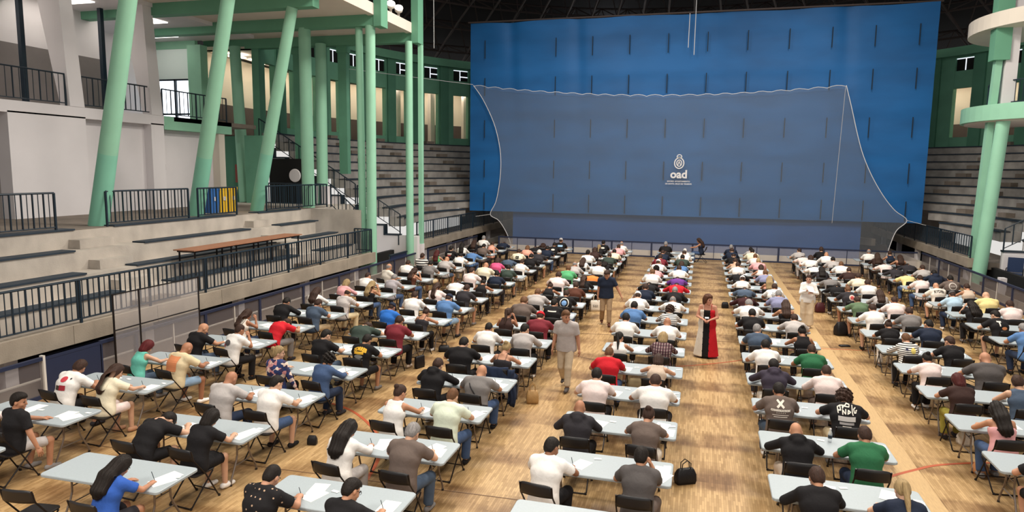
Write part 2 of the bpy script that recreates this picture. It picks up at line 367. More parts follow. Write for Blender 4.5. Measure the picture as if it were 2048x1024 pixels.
railing('platform_railing', 'navy railing returning across the far end of the platform', (-16.35, 27.9), (-19.5, 27.9), 3.05, 1.0, group='platform railings')
railing('ramp_railing', 'sloping navy handrail beside the stairs down from the platform', (-16.2, 28.0), (-13.35, 26.6), 3.05, 1.0, drop=1.75, spacing=0.3)

# ------------------------------------------------------------------ second stand: rings of tiers around the far end
CX, CY, RT = -1.0, 34.5, 20.9
def clip_angle(r, xlim): return math.degrees(math.acos(max(-1, min(1, xlim / r))))
def far_stand(name, label, back, mirror):
    g = struct(name, label)
    def A(a): return 180 - a if mirror else a
    for k in range(12):
        r = RT - 0.75 * k; z = 6.5 - 0.45 * k
        start = 180 + math.degrees(math.asin(back / r)); inner = r - 0.75
        if inner < 12.7: continue
        end = 180 - clip_angle(inner, 12.6)
        end = max(118, end)
        MB().ring(CX, CY, r - 0.75, r, z - 0.45, z, A(start), A(end), 2.5).build('tier', 'concrete_far_dim', g)
        MB().ring(CX, CY, r - 0.80, r - 0.40, z - 0.055, z + 0.006, A(start), A(end), 2.5).build('bench_board', 'bench_blue', g)  # dark front edge also paints in the shadow line under the board
        for ac in (148, 160, 172):
            if end + 1 < ac < start - 2:
                for s in (0, 1):
                    w = 38 / r
                    MB().ring(CX, CY, r - 0.40, r - 0.02, z + 0.003, z + 0.21, A(ac - w / 2 + 2.2 * s * 0), A(ac + w / 2), 3).build('step_block', 'concrete_dark', g) if s == 0 else None
    return g
far_stand('grandstand_far_left', 'dark curved concrete tiers rising to the green wall', 3.85, False)
far_stand('grandstand_far_right', 'curved concrete tiers behind the green columns', 0.8, True)
fw = struct('parapet_far', 'concrete parapets in front of the far grandstands')
for x0, x1, ya in ((-13.45, -13.2, 30.9), (11.2, 11.45, 33.6)):
    y = ya
    while y < 52:
        MB().box(x0, x1, y + 0.006, y + 2.434, 0.86, 1.25).build('parapet_panel', 'concrete_beam', fw); y += 2.44
MB().box(-15.5, -13.4, 30.7, 46, 0.8, 1.1).build('walkway_slab', 'concrete_dark', fw); MB().box(11.4, 13.6, 33.6, 52, 0.8, 1.1).build('walkway_slab', 'concrete_dark', fw)
railing('parapet_railing', 'navy railing on the far parapet below the curved tiers, left of the curtain', (-13.3, 31.0), (-13.3, 46), 1.25, 0.95)
railing('parapet_railing', 'navy railing on the parapet right of the curtain', (11.3, 33.7), (11.3, 52), 1.25, 0.95)
rb = struct('plinth_right', 'low wall and piers under the right grandstand')
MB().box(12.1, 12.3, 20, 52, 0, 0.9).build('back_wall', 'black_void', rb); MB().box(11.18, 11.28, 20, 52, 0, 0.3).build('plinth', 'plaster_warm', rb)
py = 30.4
while py < 52:
    MB().box(11.3, 11.52, py, py + 0.3, 0, 0.87).build('short_pier', 'plaster_white', rb); py += 3.65

# stepped white stair wall at the start of the far stand, with zigzag railing
sw = struct('stair_wall', 'white stepped wall beside the grandstand stairs')
for k in range(11):
    x = -13.95 - 0.76 * k; z = 1.6 + 0.455 * k
    MB().box(x - 0.76, x, 30.35, 30.65, 0.0 if k < 8 else z - 1.2, z).build('step_wall', 'plaster_white', sw)
    MB().box(x - 0.78, x + 0.02, 30.32, 30.68, z, z + 0.06).build('step_capping', 'rail_navy', sw); MB().box(x - 0.03, x + 0.02, 30.32, 30.68, z - 0.455, z).build('step_capping', 'rail_navy', sw)
MB().box(-13.95, -13.0, 30.35, 30.65, 0, 1.6).build('step_wall', 'plaster_white', sw)
for i, (xa, xb) in enumerate(((-13.95, -16.2), (-16.3, -18.6), (-18.8, -21.6))):
    za = 1.66 + 0.6 * (-13.95 - xa); zb = 1.66 + 0.6 * (-13.95 - xb)
    railing('stair_railing', ('lower', 'middle', 'upper')[i] + ' flight of the navy stair railing on the stepped white wall', (xb, 30.5), (xa, 30.5), zb, 0.95, spacing=0.28, drop=zb - za, group='stair railings')
rs = struct('stair_wall_right', 'white stepped wall beside the stairs at the right')
for k in range(8):
    x = 12.4 + 0.76 * k; z = 1.6 + 0.455 * k
    MB().box(x, x + 0.76, 33.3, 33.6, 0, z).build('step_wall', 'plaster_white', rs); MB().box(x - 0.02, x + 0.78, 33.27, 33.63, z, z + 0.07).build('step_capping', 'rail_navy', rs)
railing('stair_railing', 'navy railing climbing the white stairs at the right edge', (17.0, 33.4), (12.4, 33.4), 4.4, 0.95, spacing=0.3, drop=2.75)
rw = struct('wall_right', 'pale wall section behind the armchairs at the right', MB().box(12.3, 15.5, 33.0, 33.2, 0, 1.55), 'plaster_white')
MB().box(12.3, 13.6, 24.0, 30.6, 0.86, 1.27).build('parapet_panel', 'concrete_beam', rw)

ew = struct('wall_back', 'dark concrete end of the hall behind the curtain')
MB().ring(CX, CY, RT, RT + 0.3, 0, 6.4, 40, 140, 4).build('wall_panel', 'concrete_dark', ew); MB().ring(CX, CY, 12.5, RT + 0.3, -0.1, -0.005, 30, 150, 4).build('ground_slab', 'concrete_dark', ew)
for a_ in range(36, 144, 12): MB().ring(CX, CY, 12.6, 12.9, 0.86, 1.25, a_ + 0.03, a_ + 11.97, 4).build('parapet_panel', 'concrete_beam', ew); MB().ring(CX, CY, 12.7, 12.95, 0, 0.86, a_ + 5, a_ + 6.4, 1).build('short_pier', 'plaster_white', ew)
MB().ring(CX, CY, 13.6, 13.8, 0.0, 0.9, 36, 144, 4).build('back_wall', 'brown_dado', ew); MB().ring(CX, CY, 13.3, 13.6, 0.0, 0.3, 36, 144, 4).build('plinth', 'plaster_warm', ew)
# ------------------------------------------------------------------ curved green wall with openings and corridor behind
gw = struct('wall_curved', 'curved green arena wall with tall openings and small high windows')
OPEN = [(170.1, 2.4, 6.95), (165.1, 2.6, 6.55), (159.0, 2.5, 6.95), (154.0, 2.5, 6.95), (147.0, 3.2, 6.55), (140.2, 3.4, 7.0), (133, 3.2, 7.0), (126, 3.2, 7.0), (176, 2.6, 6.9), (182, 2.6, 6.9), (187.6, 3.2, 6.9),
        (40.6, 3.0, 7.1), (33, 3.0, 7.1), (48, 3.0, 7.1), (25, 3.0, 7.1), (55, 3.0, 7.1)]
def wall_arc(lo, hi, ops):
    ops = sorted(ops); a = lo
    for c, w, zb in ops:
        MB().ring(CX, CY, RT, RT + 0.35, 6.3, 12.3, a, c - w / 2, 1.5).build('wall_panel', 'green_wall', gw)
        # pier proud of the wall
        MB().ring(CX, CY, RT - 0.14, RT + 0.02, 6.5, 11.95, max(a + 0.4, c - w / 2 - 2.2), c - w / 2 - 0.25, 1.5).build('pier', 'green_pier', gw)
        MB().ring(CX, CY, RT + 0.02, RT + 0.33, 6.3, zb, c - w / 2, c + w / 2, 1.5).build('sill_panel', 'green_wall', gw)
        MB().ring(CX, CY, RT + 0.02, RT + 0.33, 10.05, 11.07, c - w / 2, c + w / 2, 1.5).build('lintel_panel', 'green_wall', gw)
        MB().ring(CX, CY, RT + 0.02, RT + 0.33, 11.84, 12.3, c - w / 2, c + w / 2, 1.5).build('lintel_panel', 'green_wall', gw)
        a = c + w / 2
        # small high window: dark panes with bright slits
        wn = MB().ring(CX, CY, RT + 0.16, RT + 0.2, 11.07, 11.84, c - w / 2, c + w / 2, 1.5).build('high_window', 'black_void', gw)
        MB().ring(CX, CY, RT + 0.13, RT + 0.15, 11.78, 11.83, c - w / 2, c + w / 2, 1.5).build('light_slit', 'window_line', wn)
        MB().ring(CX, CY, RT + 0.13, RT + 0.15, 11.1, 11.8, c - 0.07, c + 0.07, 1.5).build('light_slit', 'window_line', wn)
        if int(c) in (147, 140, 154): MB().ring(CX, CY, RT + 0.13, RT + 0.15, 11.36, 11.42, c - w / 2, c, 1.5).build('light_slit', 'window_line', wn)
    MB().ring(CX, CY, RT, RT + 0.35, 6.3, 12.3, a, hi, 1.5).build('wall_panel', 'green_wall', gw)
wall_arc(118, 191, [o for o in OPEN if o[0] > 90]); wall_arc(18, 62, [o for o in OPEN if o[0] < 90])
MB().ring(CX, CY, RT - 0.35, RT + 0.4, 11.95, 12.45, 118, 191, 2).build('ring_beam', 'green_beam', gw); MB().ring(CX, CY, RT - 0.35, RT + 0.4, 11.95, 12.45, 18, 62, 2).build('ring_beam', 'green_beam', gw)
cw = struct('corridor', 'lit corridor ring behind the green wall')
for lo, hi in ((118, 191), (18, 62)):
    MB().ring(CX, CY, RT + 3.2, RT + 3.4, 8.1, 10.6, lo, hi, 2).build('wall_panel', 'cream', cw); MB().ring(CX, CY, RT + 3.19, RT + 3.38, 6.3, 8.1, lo, hi, 2).build('dado', 'brown_dado', cw)
    MB().ring(CX, CY, RT + 0.35, RT + 3.4, 6.2, 6.35, lo, hi, 2).build('floor_slab', 'brown_dado', cw); MB().ring(CX, CY, RT + 0.35, RT + 3.4, 10.6, 10.7, lo, hi, 2).build('ceiling_slab', 'soffit', cw)
    MB().ring(CX, CY, RT + 1.4, RT + 1.5, 10.2, 10.3, lo, hi, 2).build('duct', 'brown_dado', cw)
for a in list(range(122, 191, 5)) + list(range(22, 62, 5)):
    MB().ring(CX, CY, RT + 1.6, RT + 2.2, 10.42, 10.48, a - 0.9, a + 0.9, 1).build('lamp_panel', 'lamp_white', cw)
for a in (136.5, 143.6, 41.6, 151):
    MB().ring(CX, CY, RT + 1.8, RT + 2.2, 6.35, 10.6, a - 0.45, a + 0.45, 1).build('corridor_pillar', 'plaster_warm', cw)

# ------------------------------------------------------------------ white side building with balcony
wl = struct('wall_left', 'white plaster side building with recessed bays and an upper balcony')
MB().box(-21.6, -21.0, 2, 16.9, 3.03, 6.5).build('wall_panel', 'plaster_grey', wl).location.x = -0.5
MB().box(-21.6, -21.0, 16.9, 19.75, 3.03, 6.45).build('wall_panel', 'plaster_white', wl)
MB().box(-21.9, -21.35, 19.75, 23.0, 3.03, 6.45).build('recess_panel', 'plaster_white', wl)
MB().box(-21.6, -21.0, 22.75, 23.42, 3.03, 6.45).build('wall_panel', 'plaster_white', wl)
MB().box(-21.9, -21.4, 23.42, 27.1, 3.03, 6.25).build('recess_panel', 'plaster_white', wl)
MB().box(-21.9, -21.05, 26.75, 27.15, 3.03, 6.25).build('wall_panel', 'plaster_warm', wl)
MB().box(-24.8, -21.0, 2, 23.45, 6.4, 6.78).build('balcony_slab', 'plaster_white', wl)
MB().box(-24.8, -21.0, 23.45, 27.6, 6.25, 6.78).build('balcony_beam', 'green_paint', wl)
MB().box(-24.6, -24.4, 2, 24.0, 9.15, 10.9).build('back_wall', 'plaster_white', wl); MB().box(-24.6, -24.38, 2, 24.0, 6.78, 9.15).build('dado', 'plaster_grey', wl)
for yy in (16.0, 19.45, 23.1):   # leaning pilasters
    mb = MB(); b0, b1 = yy - 0.3, yy + 0.28
    mb.hexa([(-21.4, b0, 6.78), (-20.98, b0, 6.78), (-20.98, b1, 6.78), (-21.4, b1, 6.78), (-22.1, b0 - 0.15, 11.2), (-20.98, b0 - 0.22, 11.2), (-20.98, b1 - 0.32, 11.2), (-22.1, b1 - 0.32, 11.2)])
    mb.build('pilaster', 'plaster_white', wl)
for yy in (15.6, 19.25, 22.65): MB().box(-23.2, -23.05, yy, yy + 0.16, 6.78, 10.9).build('window_mullion', 'rail_navy', wl)
MB().box(-21.05, -21.03, 16.98, 17.22, 4.7, 4.82).build('blue_sign', 'bin_blue', wl); MB().box(-21.4, -21.38, 23.6, 23.85, 4.62, 4.85).build('notice', 'plaster_grey', wl)
MB().box(-24.8, -20.9, 2, 24.2, 10.9, 11.1).build('soffit_panel', 'plaster_white', wl)
for a, b, nm in ((12.5, 15.7, 'balcony railing in the bay nearest the camera'), (16.3, 19.1, 'dark balcony railing between the first pair of white pilasters'), (19.75, 22.85, 'dark balcony railing between the second pair of white pilasters'), (23.5, 27.4, 'dark balcony railing in front of the bright window')):
    railing('balcony_railing', nm, (-21.1, a), (-21.1, b), 6.8, 1.05, spacing=0.24, lift=0.08, group='balcony railings')
for yy in (12.6, 16.3, 19.9, 23.6):
    MB().box(-23.9, -22.4, yy, yy + 1.9, 10.86, 10.895).build('lamp_panel', 'lamp_soft', wl)
wn = tag(empty('window_1'), 'bright daylight window at the end of the upper balcony', None, None, 'structure')
MB().box(-26.5, -24.4, 29.35, 29.4, 6.8, 9.0).build('pane', 'window_day', wn); MB().box(-26.6, -24.4, 29.3, 29.36, 9.05, 10.5).build('blind', 'blind_white', wn)
for x in (-26.5, -25.45, -24.4): MB().box(x - 0.05, x + 0.05, 29.24, 29.4, 6.78, 9.05).build('window_mullion', 'rail_navy', wn)
for z in (7.35, 9.02): MB().box(-26.5, -24.4, 29.24, 29.4, z - 0.04, z + 0.04).build('window_frame', 'rail_navy', wn)
MB().box(-28, -24.3, 29.4, 29.6, 6.2, 11).build('wall_panel', 'green_paint', wn); MB().box(-24.35, -23.6, 28.9, 29.4, 6.7, 10.6).build('pier', 'green_paint', wn)
MB().box(-28, -21.0, 24.0, 29.4, 6.6, 6.78).build('floor_slab', 'concrete_dark', wn); MB().box(-27.2, -27.0, 24.0, 29.4, 6.78, 10.9).build('side_wall', 'plaster_white', wn); MB().box(-28, -21, 24.2, 29.5, 10.9, 11.05).build('soffit_panel', 'plaster_white', wn)
MB().box(-26.2, -24.2, 27.6, 28.2, 10.84, 10.88).build('lamp_panel', 'lamp_soft', wn)
# ground level doorway zone behind the platform
dz = struct('wall_doorway', 'dark doorway zone under the canopy, with hose cabinet and door')
MB().box(-24.5, -21.6, 30.0, 30.2, 3.0, 6.3).build('wall_panel', 'green_pier', dz); MB().box(-21.6, -20.6, 29.3, 29.6, 3.03, 6.3).build('wall_panel', 'green_wall', dz)
MB().box(-20.4, -18.6, 29.5, 29.7, 3.03, 5.2).build('door', 'black_void', dz)
MB().box(-22.6, -22.2, 29.85, 30.0, 4.0, 4.9).build('hose_cabinet', 'red_paint', dz)
MB().lathe([(0.0, 0), (0.3, 0), (0.32, 0.03), (0.3, 0.06), (0.0, 0.06)], 20).build('round_plate', 'plaster_white', dz).matrix_local = Matrix.Translation((-18.95, 29.48, 4.4)) @ Matrix.Rotation(math.pi / 2, 4, 'X')
MB().box(-20.6, -17.5, 29.9, 30.3, 3.0, 3.9).build('low_wall', 'plaster_white', dz)

# ------------------------------------------------------------------ canopy: transverse beams, soffits, columns
cn = struct('canopy', 'green canopy beams and pale soffits over the side grandstand')
GY = (12.0, 15.7, 19.4, 23.05, 26.6, 30.4)
for i, yy in enumerate(GY):
    xe = -13.2 if yy > 23.5 else -13.9
    MB().box(-24.6, xe, yy - 0.02, yy + 0.42, 10.6, 11.25).build('beam', 'green_beam', cn)
    if yy > 26: MB().box(xe - 0.02, xe + 0.32, yy - 0.12, yy + 0.5, 10.55, 14.5).build('fascia_post', 'green_beam', cn)
for a, b in zip(GY[2:-1], GY[3:]): MB().box(-24.6, -13.5, a + 0.42, b - 0.02, 11.05, 11.3).build('soffit_panel', 'soffit', cn)
for a, b in zip(GY[3:-1], GY[4:]): MB().box(-13.5, -13.2, a + 0.42, b - 0.02, 11.0, 11.45).build('edge_beam', 'soffit', cn)
def column(name, label, a, b, r, split=None):
    t = tag(empty(name, a), label, 'column', 'green columns under the canopy'); a = Vector(a); d = Vector(b) - a
    if split:
        rm = r * (1 - 0.22 * split); MB().tube([(0, 0, 0), d * split], r, 20, rm).build('painted_foot', 'green_base', t, True); MB().tube([d * split, d], rm, 20, r * 0.78).build('shaft', 'green_paint', t, True)
    else: MB().tube([(0, 0, 0), d], r, 20, r * 0.94).build('shaft', 'green_paint', t, True)
    return t
column('leaning_column', 'leaning green column nearest the camera, on the platform edge', (-16.87, 16.07, 3.03), (-14.7, 15.75, 10.75), 0.27, 0.27)
column('leaning_column', 'second leaning green column, beside the blue and yellow bins', (-17.3, 20.6, 3.03), (-14.8, 19.7, 10.75), 0.27, 0.27)
column('leaning_column', 'third leaning green column, its head under a canopy beam', (-17.2, 23.95, 3.03), (-14.85, 23.2, 10.65), 0.26, 0.3)
column('upright_column', 'slim upright green column behind the third leaning column', (-16.6, 26.8, 3.03), (-16.6, 26.8, 10.65), 0.27)
column('upright_column', 'upright green column by the top of the stepped stairs', (-17.9, 30.15, 3.03), (-17.85, 30.2, 10.65), 0.27)
column('upright_column', 'upright green column in the shaded doorway zone', (-22.0, 29.75, 3.03), (-22.55, 30.1, 10.65), 0.28)
column('upright_column', 'green column at the end of the lower railing', (-13.5, 26.62, 0.0), (-13.5, 26.75, 10.62), 0.215)
column('upright_column', 'thin green column paired behind the railing end column', (-13.95, 26.75, 0.0), (-14.1, 26.9, 10.62), 0.16)
column('upright_column', 'tall green column where the stepped stairs meet the court', (-13.3, 30.2, 0.0), (-13.35, 30.3, 10.62), 0.18)
tp = tag(empty('square_post'), 'square green post attached behind the stair column', 'column', 'green columns under the canopy')
MB().box(-13.08, -12.9, 30.72, 30.95, 1.2, 10.6).build('shaft', 'green_paint', tp); MB().box(-13.1, -12.88, 30.7, 30.97, 0, 1.2).build('base', 'plaster_white', tp)
for x, w, lab in ((-19.2, 0.5, 'flat green pier between the far openings near the door'), (-16.9, 0.34, 'flat green pier just behind the slim columns')):
    t = tag(empty('green_pier'), lab, 'column', 'green columns under the canopy'); MB().box(x - w, x + w * 0.3, 30.7, 31.0, 4.5, 10.6).build('shaft', 'green_wall', t)
    MB().box(x - w - 0.06, x + w * 0.3 + 0.06, 30.66, 31.04, 10.3, 10.6).build('capital', 'green_beam', t)
for i, (x, yy, z) in enumerate(((-13.25, 27.4, 11.7), (-13.25, 28.2, 11.7), (-13.25, 29.0, 11.7))):
    t = tag(empty('spotlight', (x, yy, z)), ('first', 'second', 'third')[i] + ' lit spotlight on the canopy edge, counted from the camera', 'lamp', 'canopy spotlights')
    MB().lathe([(0.06, -0.3), (0.06, -0.1), (0.17, 0.0), (0.19, 0.16)], 14).build('housing', 'steel_white', t, True).rotation_euler = (0.9, 0, 0.5)
    MB().lathe([(0.001, 0), (0.16, 0.02), (0.17, 0.05), (0.001, 0.06)], 14).build('lens', 'lamp_white', t, True).matrix_local = Matrix.Rotation(0.5, 4, 'Z') @ Matrix.Rotation(0.9, 4, 'X') @ Matrix.Translation((0, 0, 0.14))
    MB().box(-0.03, 0.03, -0.03, 0.03, -0.5, -0.2).build('bracket', 'steel_white', t)

# right-hand column group and round balcony
column('round_column', 'thick green column at the right beside the armchairs', (11.5, 33.25, 0.0), (11.95, 33.45, 7.1), 0.27)
t = tag(empty('square_post'), 'flat green post beside the thick right column', 'column', 'green columns under the canopy')
MB().hexa([(11.42, 34.0, 1.2), (11.66, 34.0, 1.2), (11.66, 34.3, 1.2), (11.42, 34.3, 1.2), (11.72, 34.0, 11.6), (11.98, 34.0, 11.6), (11.98, 34.3, 11.6), (11.72, 34.3, 11.6)]).build('shaft', 'green_paint', t)
MB().box(11.4, 11.68, 33.98, 34.32, 0, 1.2).build('base', 'plaster_white', t); MB().box(11.5, 12.1, 33.8, 34.4, 9.6, 13.5).build('capital', 'green_beam', t)
column('round_column', 'green column cut by the right picture edge', (12.6, 29.8, 0.0), (12.9, 29.8, 7.1), 0.22)
rbal = struct('balcony_right', 'round green-edged balcony at the right edge')
bc = (15.3, 35.2); MB().ring(bc[0], bc[1], 0.4, 4.2, 7.1, 7.75, 120, 300, 6).build('slab', 'green_paint', rbal); MB().ring(bc[0], bc[1], 0.4, 4.05, 7.05, 7.1, 120, 300, 6).build('soffit_panel', 'soffit', rbal)
MB().box(12.0, 12.45, 33.9, 34.3, 7.75, 12).build('pillar', 'plaster_white', rbal)
MB().ring(bc[0], bc[1], 0.4, 4.2, 10.9, 11.5, 120, 300, 6).build('slab', 'plaster_warm', rbal)
br = tag(empty('balcony_railing', (0, 0, 0)), 'curved navy railing on the round balcony at the right', 'railing')
for z in (7.85, 8.75): MB().ring(bc[0], bc[1], 3.2, 3.26, z, z + 0.05, 150, 290, 5).build('top_rail' if z > 8 else 'bottom_rail', 'rail_navy', br)
bal = MB().box(-0.012, 0.012, -0.012, 0.012, 0, 0.9).mesh('baluster', 'rail_navy')
for i in range(46):
    a = math.radians(150 + 140 * i / 45); o = obj('baluster', bal, br); o.location = (bc[0] + 3.23 * math.cos(a), bc[1] + 3.23 * math.sin(a), 7.85)

# ------------------------------------------------------------------ rink boards: clear panes in blue frames
def boards(lab, x, ya, yb, n, axis='y', h=0.87, skip=(), pane='plexi', mull='steel_white'):
    for i in range(n):
        a = ya + (yb - ya) * i / n; b = ya + (yb - ya) * (i + 1) / n
        if i in skip: continue
        t = tag(empty('rink_board', (x, a, 0) if axis == 'y' else (a, x, 0)), lab % ORD[i], 'barrier', 'rink boards'); L = b - a
        def bx(nm, s0, s1, t0, t1, z0, z1, m): (MB().box(t0, t1, s0, s1, z0, z1) if axis == 'y' else MB().box(s0, s1, t0, t1, z0, z1)).build(nm, m, t)
        bx('top_rail', 0, L, -0.04, 0.04, h - 0.07, h, 'board_blue'); bx('post', 0.0, 0.09, -0.035, 0.035, 0, h - 0.07, 'board_blue')
        bx('pane', 0.09, L, -0.008, 0.008, 0.08, h - 0.07, pane); bx('kick_rail', 0.09, L, -0.03, 0.03, 0, 0.08, 'board_blue')
        bx('mullion', L * 0.52, L * 0.52 + 0.03, -0.02, 0.02, 0.08, h - 0.07, mull)
ORD = ['first', 'second', 'third', 'fourth', 'fifth', 'sixth', 'seventh', 'eighth', 'ninth', 'tenth', 'eleventh', 'twelfth', 'thirteenth', 'fourteenth', 'fifteenth', 'sixteenth', 'seventeenth', 'eighteenth', 'nineteenth', 'twentieth']
boards('clear rink board with blue frame on the left, %s from the camera', -12.9, 8.3, 29.9, 9, skip=(1,))
t = tag(empty('board_gate', (-12.9, 10.7, 0)), 'solid dark blue gate panel in the left rink boards', 'barrier'); MB().box(-0.04, 0.04, 0.03, 1.42, 0.0, 0.87).build('panel', 'board_blue', t); MB().box(-0.05, 0.05, 0, 0.05, 0, 0.9).build('hinge_post', 'steel_white', t); MB().box(-0.045, 0.045, 0.05, 1.42, 0.8, 0.87).build('top_rail', 'board_blue', t)
t = tag(empty('board_gate', (-12.9, 12.1, 0)), 'short clear gate next to the solid blue panel', 'barrier'); MB().box(-0.008, 0.008, 0.06, 0.98, 0.08, 0.8).build('pane', 'plexi', t); MB().box(-0.04, 0.04, 0, 0.06, 0, 0.87).build('post', 'board_blue', t); MB().box(-0.04, 0.04, 0.06, 1.0, 0.8, 0.87).build('top_rail', 'board_blue', t)
boards('clear rink board below the far left parapet, %s from the stairs', -12.9, 31.4, 39.2, 3)
boards('clear rink board on the right side, %s from the camera', 11.0, 23.0, 39.2, 6)
boards('clear rink board across the far end, %s from the left', 39.3, -11.6, 10.8, 10, axis='x', pane='plexi_clear', mull='board_blue')
bs = struct('back_strip', 'pale base strip under the end boards', MB().box(-12, 11, 39.5, 39.6, 0, 0.36), 'plaster_warm')
t = tag(empty('court_gate', (-13.0, 29.2, 0)), 'dark blue gate panel by the stair column', 'barrier'); MB().box(0, 0.06, -1.9, -0.2, 0.05, 1.0).build('panel', 'board_blue', t); MB().box(-0.02, 0.08, -1.95, -0.15, 1.0, 1.05).build('top_rail', 'rail_navy', t)
# tall clear shelter standing on the left boards
sh = tag(empty('clear_shelter', (-12.75, 12.4, 0)), 'tall clear plastic screen in a thin dark frame before the left boards', 'screen')
for yy in (0.0, 0.75, 2.75): MB().tube([(0, yy, 0.02), (0, yy, 1.9)], 0.022, 6).build('post', 'chair_tube', sh)
for z in (1.05, 1.88): MB().tube([(0, 0, z), (0, 2.75, z)], 0.016, 6).build('rail', 'chair_tube', sh)
MB().box(-0.006, 0.006, 0.02, 0.73, 0.1, 1.86).build('pane', 'plexi_clear', sh); MB().box(-0.006, 0.006, 0.77, 2.73, 0.1, 1.86).build('pane', 'plexi_clear', sh)

# ------------------------------------------------------------------ curtain, net, roof
def sheet(name, mat, x0, x1, z0, z1, y, nx, nz, f, parent=None):
    V = []; F = []
    for j in range(nz + 1):
        for i in range(nx + 1):
            u, v = i / nx, j / nz; dx, dy, dz = f(u, v); V.append((x0 + (x1 - x0) * u + dx, y + dy, z0 + (z1 - z0) * v + dz))
    for j in range(nz):
        for i in range(nx): o = j * (nx + 1) + i; F.append((o, o + 1, o + nx + 2, o + nx + 1))
    o = MB().add(V, F).build(name, mat, parent, True); return o
ct = tag(empty('hall_curtain', (-1.2, 40.0, 2.3)), 'huge bright blue dividing curtain hanging across the far end', 'curtain')
def folds(u, v):
    d = 0.05 * math.sin(u * 9 + 2 * v) + 0.025 * math.sin(u * 60 + 3 * math.sin(v * 7)) * (0.35 + 0.65 * max(0, math.sin(u * 18.8))) * v + 0.03 * math.sin(v * 31) * math.exp(-((v * 5) % 1 - 0.5) ** 2 * 20)
    for c in (0.26, 0.57, 0.1, 0.83): d += 0.06 * math.exp(-((u - c) * 60) ** 2) * v + 0.04 * math.exp(-((u - c - 0.03 * (1 - v)) * 90) ** 2) * v
    return (0, d, 0.06 * math.sin(u * 15.7) ** 2 * -v)
cb = sheet('fabric', 'curtain_blue', -13.66, 11.06, 2.3, 13.39, 40.0, 160, 60, folds); cb.parent = ct; cb.matrix_parent_inverse = Matrix.Translation((1.2, -40.0, -2.3))
st = MB().box(-0.025, 0.025, -0.012, 0.012, -0.52, 0.52).mesh('strap', 'strap_dark')
for x in (-12.69, -8.43, -6.32, -4.24, -2.13, -0.04, 2.03, 4.1, 6.17, 8.2, 10.22):
    for z in (11.82, 9.65, 7.2, 4.85, 2.9):
        o = obj('strap', st, ct); o.location = (x + 1.2, -0.16, z - 2.3)
low = tag(sheet('curtain_skirt', 'curtain_low', -11.0, 8.3, 0.05, 2.4, 40.35, 60, 8, lambda u, v: (0, 0.04 * math.sin(u * 40) * (1 - v), 0)), 'greyer blue lower strip hanging below the big curtain', 'curtain')
cr = struct('curtain_rail', 'dark rail carrying the curtain', MB().tube([(-13.8, 40, 13.42), (11.2, 40, 13.42)], 0.05, 8), 'truss')

def net_outline():
    L = [(-13.36, 9.75), (-12.75, 8.9), (-12.1, 7.6), (-11.75, 6.4), (-11.62, 5.3), (-11.68, 4.1), (-11.9, 2.9), (-12.25, 2.12), (-11.7, 1.75), (-11.2, 1.0), (-10.85, 0.1)]
    Rr = [(6.97, 9.35), (7.3, 8.2), (7.65, 6.9), (8.0, 5.8), (8.5, 4.7), (9.1, 3.7), (9.7, 2.95), (10.3, 2.45), (9.85, 1.9), (9.6, 1.1), (9.4, 0.1)]
    return L, Rr
def smooth_line(c, n=5):
    P_ = [np.array(p, float) for p in c]; P_ = [2 * P_[0] - P_[1]] + P_ + [2 * P_[-1] - P_[-2]]; out = []
    for i in range(1, len(P_) - 2):
        p0, p1, p2, p3 = P_[i - 1:i + 3]
        for k in range(n): t = k / n; out.append(tuple(float(q) for q in 0.5 * (2 * p1 + (p2 - p0) * t + (2 * p0 - 5 * p1 + 4 * p2 - p3) * t * t + (3 * p1 - p0 - 3 * p2 + p3) * t ** 3)))
    return out + [tuple(c[-1])]
nl, nr = [smooth_line(q) for q in net_outline()]; NU = 90; V = []; F = []
net = tag(empty('ball_net', (-2, 39.72, 0)), 'fine pale ball net with sagging scalloped top hanging before the curtain', 'net')
def lerp_curve(c, t):
    s = t * (len(c) - 1); i = min(int(s), len(c) - 2); f = s - i; return (c[i][0] + (c[i + 1][0] - c[i][0]) * f, c[i][1] + (c[i + 1][1] - c[i][1]) * f)
NV = 50
for j in range(NV + 1):
    a = lerp_curve(nl, j / NV); b = lerp_curve(nr, j / NV)
    for i in range(NU + 1):
        u = i / NU; s = 0
        if j < 7: s = -0.55 * 4 * u * (1 - u) * (1 - j / 7) * 1.0 + (0.10 * abs(math.sin(u * math.pi * 22)) - 0.05) * (j == 0)
        V.append((a[0] + (b[0] - a[0]) * u + 2, 0.03 * math.sin(u * 21), a[1] + (b[1] - a[1]) * u + s))
for j in range(NV):
    for i in range(NU): o = j * (NU + 1) + i; F.append((o, o + 1, o + NU + 2, o + NU + 1))
MB().add(V, F).build('netting', 'net_mesh', net, True)
for c, nm in ((nl, 'edge_rope'), (nr, 'edge_rope')): MB().tube([(p[0] + 2, 0, p[1]) for p in c], 0.02, 5).build(nm, 'net_rope', net)
MB().tube([V[i] for i in range(NU + 1)], 0.016, 4).build('top_rope', 'net_rope', net)
MB().tube([(-12.25 + 2, 0, 2.12), (-13.3 + 2, 0.3, 1.95)], 0.016, 4).build('tie_rope', 'net_rope', net); MB().tube([(10.3 + 2, 0, 2.45), (11.3 + 2, 0.3, 2.2)], 0.016, 4).build('tie_rope', 'net_rope', net)
MB().tube([(6.95 + 2, 0.05, 9.3), (6.75 + 2, 0.05, 2.2)], 0.014, 4).build('hang_rope', 'net_rope', net)
t = tag(MB().tube([(-21.0, 38.0, 10.7), (-13.4, 39.75, 9.8)], 0.015, 4).build('guy_rope', 'net_rope'), 'thin white rope running from the green wall to the net corner', 'rope')
t = tag(empty('climbing_rope', (-0.72, 39.6, 0)), 'pale rope hanging in front of the curtain from the roof', 'rope')
